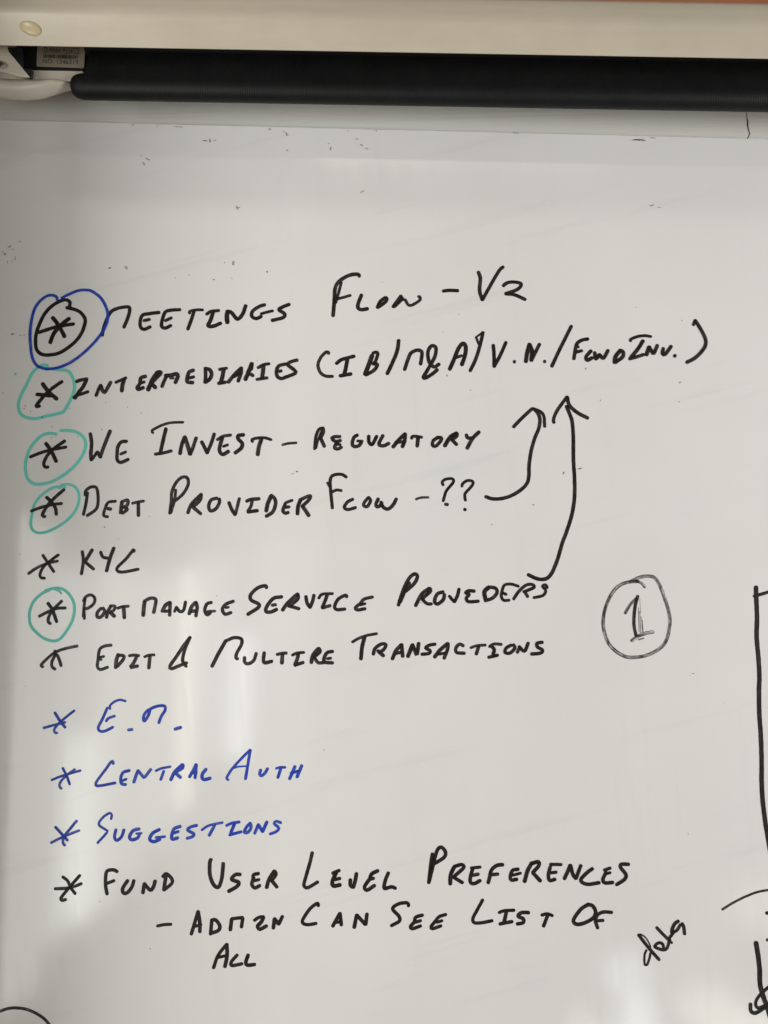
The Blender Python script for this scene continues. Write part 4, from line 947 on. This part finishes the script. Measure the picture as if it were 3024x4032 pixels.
MARKS = [
   (1.24, [-314.2, 313.3, -311.9, 314.2]),
   (0.83, [-296.4, 315.1, -294.2, 315.7]),
   (0.69, [-295.8, 313.7, -293.3, 314.6]),
   (0.69, [-294.7, 313.1, -293, 313.2]),
   (0.69, [-420.1, 235.8, -417.8, 237.2]),
   (0.55, [-421.1, 236.1, -418.1, 237.5]),
   (0.55, [-411.2, 235.4, -409.1, 235.2]),
   (0.69, [-406.4, 235.5, -404.9, 236.4]),
   (1.1, [-431.9, 327.8, -431.3, 327.3]),
   (0.83, [-428.4, 317.6, -427.9, 317.5]),
   (0.69, [-423.7, 319.5, -423.2, 319.8]),
   (0.69, [-420.2, 324.9, -419.6, 324.7]),
   (0.68, [-426.9, 170.4, -426.6, 169.3]),
   (0.83, [-224.2, 307.4, -223.7, 307.4]),
   (0.69, [-239.3, 303.9, -238.7, 303.8]),
   (0.69, [-419.1, 243.3, -418.5, 243.1]),
   (1.1, [-175.6, 323, -173.2, 323.3]),
   (0.69, [-175.5, 321.4, -173.2, 320.9]),
   (0.69, [-175.4, 320, -173.7, 320.3]),
   (0.83, [-184.5, 322, -183.7, 322.1]),
   (1.1, [-136.3, 313.1, -135.9, 311.9]),
   (1.1, [-196.3, 302.6, -195.1, 302.4]),
   (0.69, [-175.8, 304.6, -174.9, 304.3]),
   (0.55, [-224.6, 307.5, -223.7, 307.4]),
   (0.68, [-145.1, 211.8, -144.7, 211.6]),
   (0.69, [-6.6, 303.4, -6.2, 303.1]),
   (0.69, [79.8, 268, 80.3, 268.1]),
   (0.82, [67.4, 199.4, 67.9, 197.6]),
   (0.69, [62.3, 247.8, 62.5, 247.7]),
   (0.68, [93.6, 182.3, 94.3, 182.2]),
   (0.82, [329.7, 265.4, 330.1, 265.1]),
   (0.82, [222.3, 209.7, 222.8, 208.1]),
   (0.82, [327.2, 194.3, 328.2, 195.7]),
   (0.82, [326.7, 173.5, 327.1, 173.2]),
   (0.55, [277.8, 279.4, 278.9, 279.1]),
   (1.09, [-401.4, 156.3, -401.1, 155.7]),
   (0.82, [-402.9, 153.2, -402.2, 152.7]),
   (0.68, [-395.3, 149, -394.8, 149.8]),
   (0.95, [-287.8, 156.6, -287.5, 156.5]),
   (0.82, [-272.2, 150.3, -271.8, 150]),
   (0.95, [-315.3, 131.2, -315, 130.8]),
   (0.95, [-341.6, 122.2, -341.1, 121.9]),
   (0.82, [-370.8, 133.2, -370.1, 132.7]),
   (0.82, [-370.9, 120.6, -370.3, 121.1]),
   (0.82, [-382.8, 143.3, -381.1, 143.6]),
   (0.82, [-352.5, 154.1, -352.2, 153.9]),
   (0.68, [-311.9, 161.3, -311.4, 161]),
   (0.54, [-103, 84.6, -100.6, 85.8]),
   (1.22, [-97.9, 87.5, -96.8, 87.8]),
   (0.95, [214.5, 95.9, 218.2, 97.1]),
   (0.95, [198.9, 92.3, 197.8, 90.2]),
   (0.68, [164.6, 55.6, 165.2, 55.3]),
   (0.68, [119.1, 32.8, 119.5, 32.8]),
   (0.68, [93.9, 182.3, 94.6, 182.2]),
   (0.55, [238.8, 172.5, 239.4, 173.9]),
   (0.81, [-308.5, 23.2, -308.1, 22.1]),
   (0.68, [-292.4, 10, -292, 9.9]),
   (0.81, [-259.3, 35, -258.9, 34.9]),
   (0.68, [-400.6, -8.7, -400.2, -9.2]),
   (0.8, [340.7, -126.4, 341.7, -126.6]),
   (0.54, [374.5, -157.5, 374.9, -157.6]),
   (0.54, [-388.1, -152.7, -387.6, -153]),
   (0.92, [-298.7, -380.4, -298.4, -380.6]),
   (0.79, [-242.9, -429.1, -242.6, -429.2]),
   (0.93, [334.9, -298.2, 335.3, -298.3]),
   (0.79, [-242.9, -429.1, -242.6, -429.2]),
   (0.79, [-298.8, -380.4, -298.5, -380.5]),
   (0.93, [-61, -215.4, -60.6, -215.8]),
   (1.08, [164.7, 55.4, 165.3, 55.2]),
   (0.81, [119.1, 32.7, 119.6, 32.6]),
   (0.67, [-182.4, -50.8, -182, -51]),
   (0.81, [42.1, -54.4, 42.4, -54.7]),
   (1.09, [-60.1, 480, -58.3, 479.1]),
   (1.21, [134.6, 479, 137.2, 480.3]),
   (0.73, [139, 477.9, 144.7, 477.4]),
   (0.85, [-137.3, 477.7, -137, 476.2]),
   (0.73, [-16.8, 478.1, -15.9, 476.9]),
   (0.73, [-48.5, 476.6, -47.9, 476.3]),
   (0.85, [274.5, 471.8, 283.2, 472.5]),
   (0.61, [277.4, 473, 289, 471.1]),
   (0.61, [280.3, 471, 287.5, 473.5]),
   (0.61, [286.1, 470.8, 289, 471.4]),
   (0.97, [-205, 464.3, -204.4, 461.1]),
   (0.85, [-118.2, 473, -117.3, 469.8]),
   (0.61, [-122, 474.4, -120.5, 473.9]),
   (0.73, [-137.9, 477.1, -136.8, 477.7]),
   (0.85, [-293.7, 479.4, -292, 479.1]),
   (0.73, [-265.1, 478.4, -264.3, 477.8]),
   (0.48, [-244.7, 478.2, -236, 477.7]),
   (0.73, [-33.8, 461.2, -31.7, 459.5]),
   (0.6, [-27.9, 456.9, -25.6, 456]),
   (0.6, [-68.2, 454.1, -67.4, 457.6]),
   (0.6, [-117.2, 453.8, -116.5, 452]),
   (0.73, [-70.1, 461.7, -69.5, 461.1]),
   (0.48, [-39.7, 467.6, -36.8, 467.1]),
   (0.73, [-212.5, 462.4, -208.1, 462.2]),
   (0.73, [-199.5, 462.4, -198.1, 463.3]),
   (0.48, [294.7, 475.1, 300.5, 474.3]),
   (0.6, [-32.7, 405.2, -29.3, 407.6]),
   (0.72, [-172.9, 387.4, -171.1, 383.3]),
   (0.6, [-171.2, 385.4, -168.9, 385.7]),
   (0.72, [-279.9, 436.1, -277.7, 432.6]),
   (0.6, [-276.6, 440.6, -272.2, 438.6]),
   (0.48, [-282.4, 443.4, -281, 443.2]),
   (0.72, [294.7, 395.7, 298.1, 397]),
   (0.48, [303.3, 394.1, 306.2, 394.2]),
   (0.72, [-427.5, 335.2, -424.7, 336.7]),
   (0.6, [-423, 332.3, -421.7, 333.2]),
   (0.96, [-431.4, 327.8, -430.2, 327]),
   (0.6, [-416.3, 341.2, -413.8, 342.7]),
   (0.6, [-433.8, 330.7, -433.2, 329.5]),
   (0.72, [-419.8, 322.2, -418.9, 321.6]),
   (0.6, [-428.2, 319.1, -427.3, 318.6]),
]

board = tag(empty('whiteboard', (0, 0, .75)), 'glossy white marker board covered with a handwritten list below a roller screen', 'whiteboard')
bm = bmesh.new(); rows = []
N = 260
for i in range(N+1):
    x = -.542+i*(2.1/N); ze = 1.9825-(x+.444)*.0076 + .00035*noise.noise(Vector((x*90, 3, 0))) - .0009*max(0, noise.noise(Vector((x*34, 9, 2)))-.28)
    rows.append([bm.verts.new((x, 0, .75)), bm.verts.new((x, 0, ze)), bm.verts.new((x, .0115, ze)), bm.verts.new((x, .0115, .75))])
for a, b in zip(rows, rows[1:]):
    for k in range(4): bm.faces.new((a[k], b[k], b[(k+1) % 4], a[(k+1) % 4]))
bm.faces.new(rows[0]); bm.faces.new(rows[-1][::-1])
from_bm('board_panel', bm, M_BOARD, board, smooth=False)

def ink_object(name, label, color, dry, strokes, parent, y0=.00015):
    bm = bmesh.new(); uvl = bm.loops.layers.uv.new('stroke'); dl = bm.verts.layers.float.new('dry')
    for k, (wd, c) in enumerate(strokes):
        pts = [(c[i]/1000, 1.5+c[i+1]/1000) for i in range(0, len(c), 2)]
        d = min(1.25, max(.02, dry*random.uniform(.6, 1.25)+random.uniform(-.04, .05)))
        ribbon(bm, pts, wd/1000*(1.05 if name == 'drawn_circle' else 1.13 if wd > 2 else 1), y0+k*.000009, .000006, uvl, dl, d, random.uniform(0, 4000), .07, random.uniform(0, 50))
    me = bpy.data.meshes.new(name); bm.to_mesh(me); bm.free()
    o = link(name, me, INKS[color], parent)
    if label: o['label'] = label
    return o
for name, label, color, dry, strokes in INK:
    y0 = .00012 if color == 'teal' else (.0006 if (color == 'blue' and name == 'drawn_circle') else .0002)
    ink_object(name, label, color, dry, strokes, board, y0)
on_board = [m for m in MARKS if m[1][1]/1000+1.5 < 1.9825-(m[1][0]/1000+.444)*.0076]
on_wall = [m for m in MARKS if m not in on_board]
o = ink_object('ink_specks', 'scattered tiny dark specks and ticks', 'black', .48, on_board, board, .00015); o['kind'] = 'stuff'

bm = bmesh.new()
CR = [(404.9, 2015.7), (406, 2012), (407.5, 2009.4), (407.9, 2004), (408.6, 2000.4), (408.4, 1996), (409.1, 1991.4), (410.3, 1987.5), (410.8, 1985.1), (409, 1981.5), (407.2, 1977.5)]
WD = [.5, .6, .8, .7, 1.5, 1.6, 1.3, 1.1, 1.2, .9, 1.3]
rows = [[bm.verts.new(((x*1.007-wd*.5)/1000, .0122, 1.5+(z-1500)*.001007)), bm.verts.new(((x*1.007+wd*.5)/1000, .0122, 1.5+(z-1500)*.001007))] for (x, z), wd in zip(CR, WD)]
for a, b in zip(rows, rows[1:]): bm.faces.new((a[0], a[1], b[1], b[0]))
link('crack', bpy.data.meshes.new('crack'), M_CRACK, wall)
bm.to_mesh(wall.children[0].data); bm.free()
if on_wall:
    o = ink_object('pen_ticks', None, 'black', .1, on_wall, wall, -.0122)

# ---------------------------------------------------------------- roller projection screen
scr = tag(empty('projection_screen', (.5, -.055, 1.97)), 'pull-down roller screen with long beige casing and black cloth bar above the whiteboard', 'projection screen')
# casing: open channel, profile in y,z
out = [(-.1005, 2.0032), (-.1005, 2.034), (-.0998, 2.0395), (-.0965, 2.0485), (-.0925, 2.0570), (-.0890, 2.0665), (-.0830, 2.0738), (-.074, 2.0770), (-.03, 2.0780), (-.012, 2.0780), (-.008, 2.0745), (-.008, 2.016)]
inn = [(-.0105, 2.016), (-.0105, 2.0725), (-.03, 2.0755), (-.074, 2.0745), (-.0815, 2.0715), (-.0870, 2.0652), (-.0905, 2.0560), (-.0975, 2.0385), (-.0988, 2.034), (-.0990, 2.0036)]
bm = bmesh.new(); prof = out+inn
rows = extrude_x(bm, prof, [-.505, -.2, .1, .5, 1.0, 1.6])
casing = from_bm('casing', bm, M_CASING, scr)
bevel(casing, .0004, 2)
# round plug on the casing front
bm = bmesh.new()
bmesh.ops.create_uvsphere(bm, u_segments=28, v_segments=14, radius=1)
for v in bm.verts:
    v.co = Vector((-.3645+v.co.x*.0112, -.1005+v.co.y*.0032, 2.0212+v.co.z*.0072-v.co.x*.0026))
from_bm('plug', bm, M_RIVET, casing)
# roller tube deep in the casing, black cloth coming down to the bar
bm = bmesh.new()
bmesh.ops.create_cone(bm, segments=40, radius1=.021, radius2=.021, depth=1.93, cap_ends=True, matrix=Matrix.Translation((.637, -.044, 2.046)) @ Matrix.Rotation(R(90), 4, 'Y'))
from_bm('cloth_roll', bm, M_FABRIC, scr)
bm = bmesh.new(); extrude_x(bm, [(-.0664, 1.9905), (-.0655, 1.999), (-.0615, 2.012), (-.0555, 2.030), (-.0545, 2.046), (-.0535, 2.046), (-.0545, 2.030), (-.0600, 2.012), (-.064, 1.999), (-.0650, 1.9905)], [-.3225, .4, 1.0, 1.6])
from_bm('screen_cloth', bm, M_FABRIC, scr)
# weight bar: cloth sleeve with moulded end cap
def capsule_prof(r, yc, zc, n=28, ys=1.0): return [(yc+ys*r*math.cos(2*math.pi*i/n), zc+r*math.sin(2*math.pi*i/n)) for i in range(n)]
bm = bmesh.new(); rows = extrude_x(bm, capsule_prof(.0136, -.055, 1.9897, 36, .85), [-.3225]+[-.32+i*.02 for i in range(97)])
bm.faces.new(rows[0]); bm.faces.new(rows[-1][::-1])
from_bm('weight_bar', bm, M_FABRIC, scr)
bm = bmesh.new(); rows = []
for x, f in ((-.3405, .30), (-.3398, .52), (-.3380, .72), (-.3350, .87), (-.3310, .955), (-.327, .985), (-.3224, .99)):
    rows.append([bm.verts.new((x, y, z)) for y, z in capsule_prof(.0134*f, -.055, 1.9895, 36, .85)])
for a, b in zip(rows, rows[1:]):
    for i in range(36): bm.faces.new((a[i], b[i], b[(i+1) % 36], a[(i+1) % 36]))
bm.faces.new(rows[0]); bm.faces.new(rows[-1])
from_bm('bar_end_cap', bm, M_BLACK, scr)
# motor block with printed label
bm = bmesh.new(); box(bm, -.402, -.3290, -.0545, -.02, 2.0075, 2.064)
mb = from_bm('roller_bracket', bm, M_BLACK, scr, smooth=False); bevel(mb, .0008)
bm = bmesh.new(); prism_y(bm, [(-.4085, 2.028), (-.3935, 2.0285), (-.3925, 2.0055), (-.3812, 2.0048), (-.3822, 1.9948), (-.4005, 2.005)], -.0600, -.0552)
from_bm('gusset', bm, M_SLATE, scr, smooth=False)
def rounded(x0, x1, z0, z1, r, n=5, skew=0):
    pts = []
    for cx, cz, a0 in ((x1-r, z0+r, -90), (x1-r, z1-r, 0), (x0+r, z1-r, 90), (x0+r, z0+r, 180)):
        for i in range(n+1):
            a = R(a0+90*i/n); x, z = cx+r*math.cos(a), cz+r*math.sin(a); pts.append((x, z+skew*(x-x0)))
    return pts
bm = bmesh.new(); prism_y(bm, rounded(-.3788, -.3279, 2.0108, 2.0365, .0016, skew=-.016), -.0552, -.0547)
lab = from_bm('label_sticker', bm, M_LABEL, scr, smooth=False); lab['label'] = 'small cream printed label reading NO: 1346319'
def text(name, s, x, z, size, squeeze, parent):
    cu = bpy.data.curves.new(name, 'FONT'); cu.body = s; cu.size = size; cu.space_character = 1.05
    o = bpy.data.objects.new(name, cu); COL.objects.link(o)
    dg = bpy.context.evaluated_depsgraph_get(); me = bpy.data.meshes.new_from_object(o.evaluated_get(dg))
    bpy.data.objects.remove(o)
    xs = [v.co.x for v in me.vertices]; k = squeeze/(max(xs)-min(xs)); m0 = min(xs)
    for v in me.vertices:
        dx = (v.co.x-m0)*k; v.co = Vector((x+dx, -.0554, z+v.co.y-.016*dx))
    me.materials.clear()
    return link(name, me, M_PRINT, parent)
text('serial_number', 'NO: 1346319', -.3722, 2.0143, .0070, .0377, lab)
text('model_code', 'DI-MM4W.M5(S4COI', -.3712, 2.0252, .0105, .0374, lab)
bm = bmesh.new(); x = -.3718
rb = random.Random(3)
while x < -.3346:
    wd = rb.choice((.00025, .0004, .0006, .0009)); sk = -.016*(x+.3718)
    box(bm, x, x+wd, -.0554, -.0551, 2.0202+sk, 2.0243+sk); x += wd+rb.choice((.0003, .0004, .0007))
from_bm('barcode', bm, M_PRINT, lab, smooth=False)
# cream end cap: flat ledge above, swelling lip below, bracket plate with screw in front
bm = bmesh.new(); prism_y(bm, [(-.444, 2.0095), (-.3295, 2.0085), (-.3295, 2.001), (-.3450, 1.9965), (-.386, 1.9955), (-.444, 1.9955)], -.0535, -.035)
cp = from_bm('end_cap', bm, M_CAP, scr); bevel(cp, .0015)
bm = bmesh.new()
low = [(-.444, 1.9815), (-.4213, 1.9795), (-.404, 1.9772), (-.3918, 1.9772), (-.3756, 1.9792), (-.3596, 1.9852), (-.3460, 1.9918), (-.3435, 1.9945)]
top = [(-.444, 1.9975), (-.4213, 1.9972), (-.404, 1.9968), (-.3918, 1.9966), (-.3756, 1.9966), (-.3596, 1.9968), (-.3460, 1.9967), (-.3435, 1.9960)]
rows = []
for (x, zb), (_, zt) in zip(low, top):
    row = []; h = (zt-zb)/2; zc = (zt+zb)/2; d = .010*min(1, h/.008)
    for i in range(20):
        a = 2*math.pi*i/20; row.append(bm.verts.new((x, -.050+ (-.013*min(1, h/.006) if math.cos(a) > 0 else .008)*abs(math.cos(a)), zc+h*math.sin(a))))
    rows.append(row)
for a, b in zip(rows, rows[1:]):
    for i in range(20): bm.faces.new((a[i], b[i], b[(i+1) % 20], a[(i+1) % 20]))
bm.faces.new(rows[0]); bm.faces.new(rows[-1])
from_bm('end_cap_lip', bm, M_CAP, cp)
bm = bmesh.new(); prism_y(bm, [(-.444, 2.030), (-.4010, 2.030), (-.3995, 2.0165), (-.3983, 2.0129), (-.3750, 1.9856), (-.385, 1.9862), (-.396, 1.9890), (-.410, 1.9925), (-.444, 1.9945)], -.0765, -.0745)
pl = from_bm('bracket_plate', bm, M_CAP, scr); bevel(pl, .0007)
bm = bmesh.new()
bmesh.ops.create_uvsphere(bm, u_segments=24, v_segments=12, radius=1)
for v in bm.verts: v.co = Vector((-.4047+v.co.x*.0070, -.0766+v.co.y*.0016, 1.9980+v.co.z*.0042-v.co.x*.0016))
sw = from_bm('screw', bm, M_SCREW, pl)
bm = bmesh.new(); box(bm, -.4074, -.4020, -.0785, -.0778, 1.9974, 1.9986); box(bm, -.4052, -.4042, -.07852, -.07782, 1.9955, 2.0005)
from_bm('screw_slot', bm, M_PRINT, sw, smooth=False)
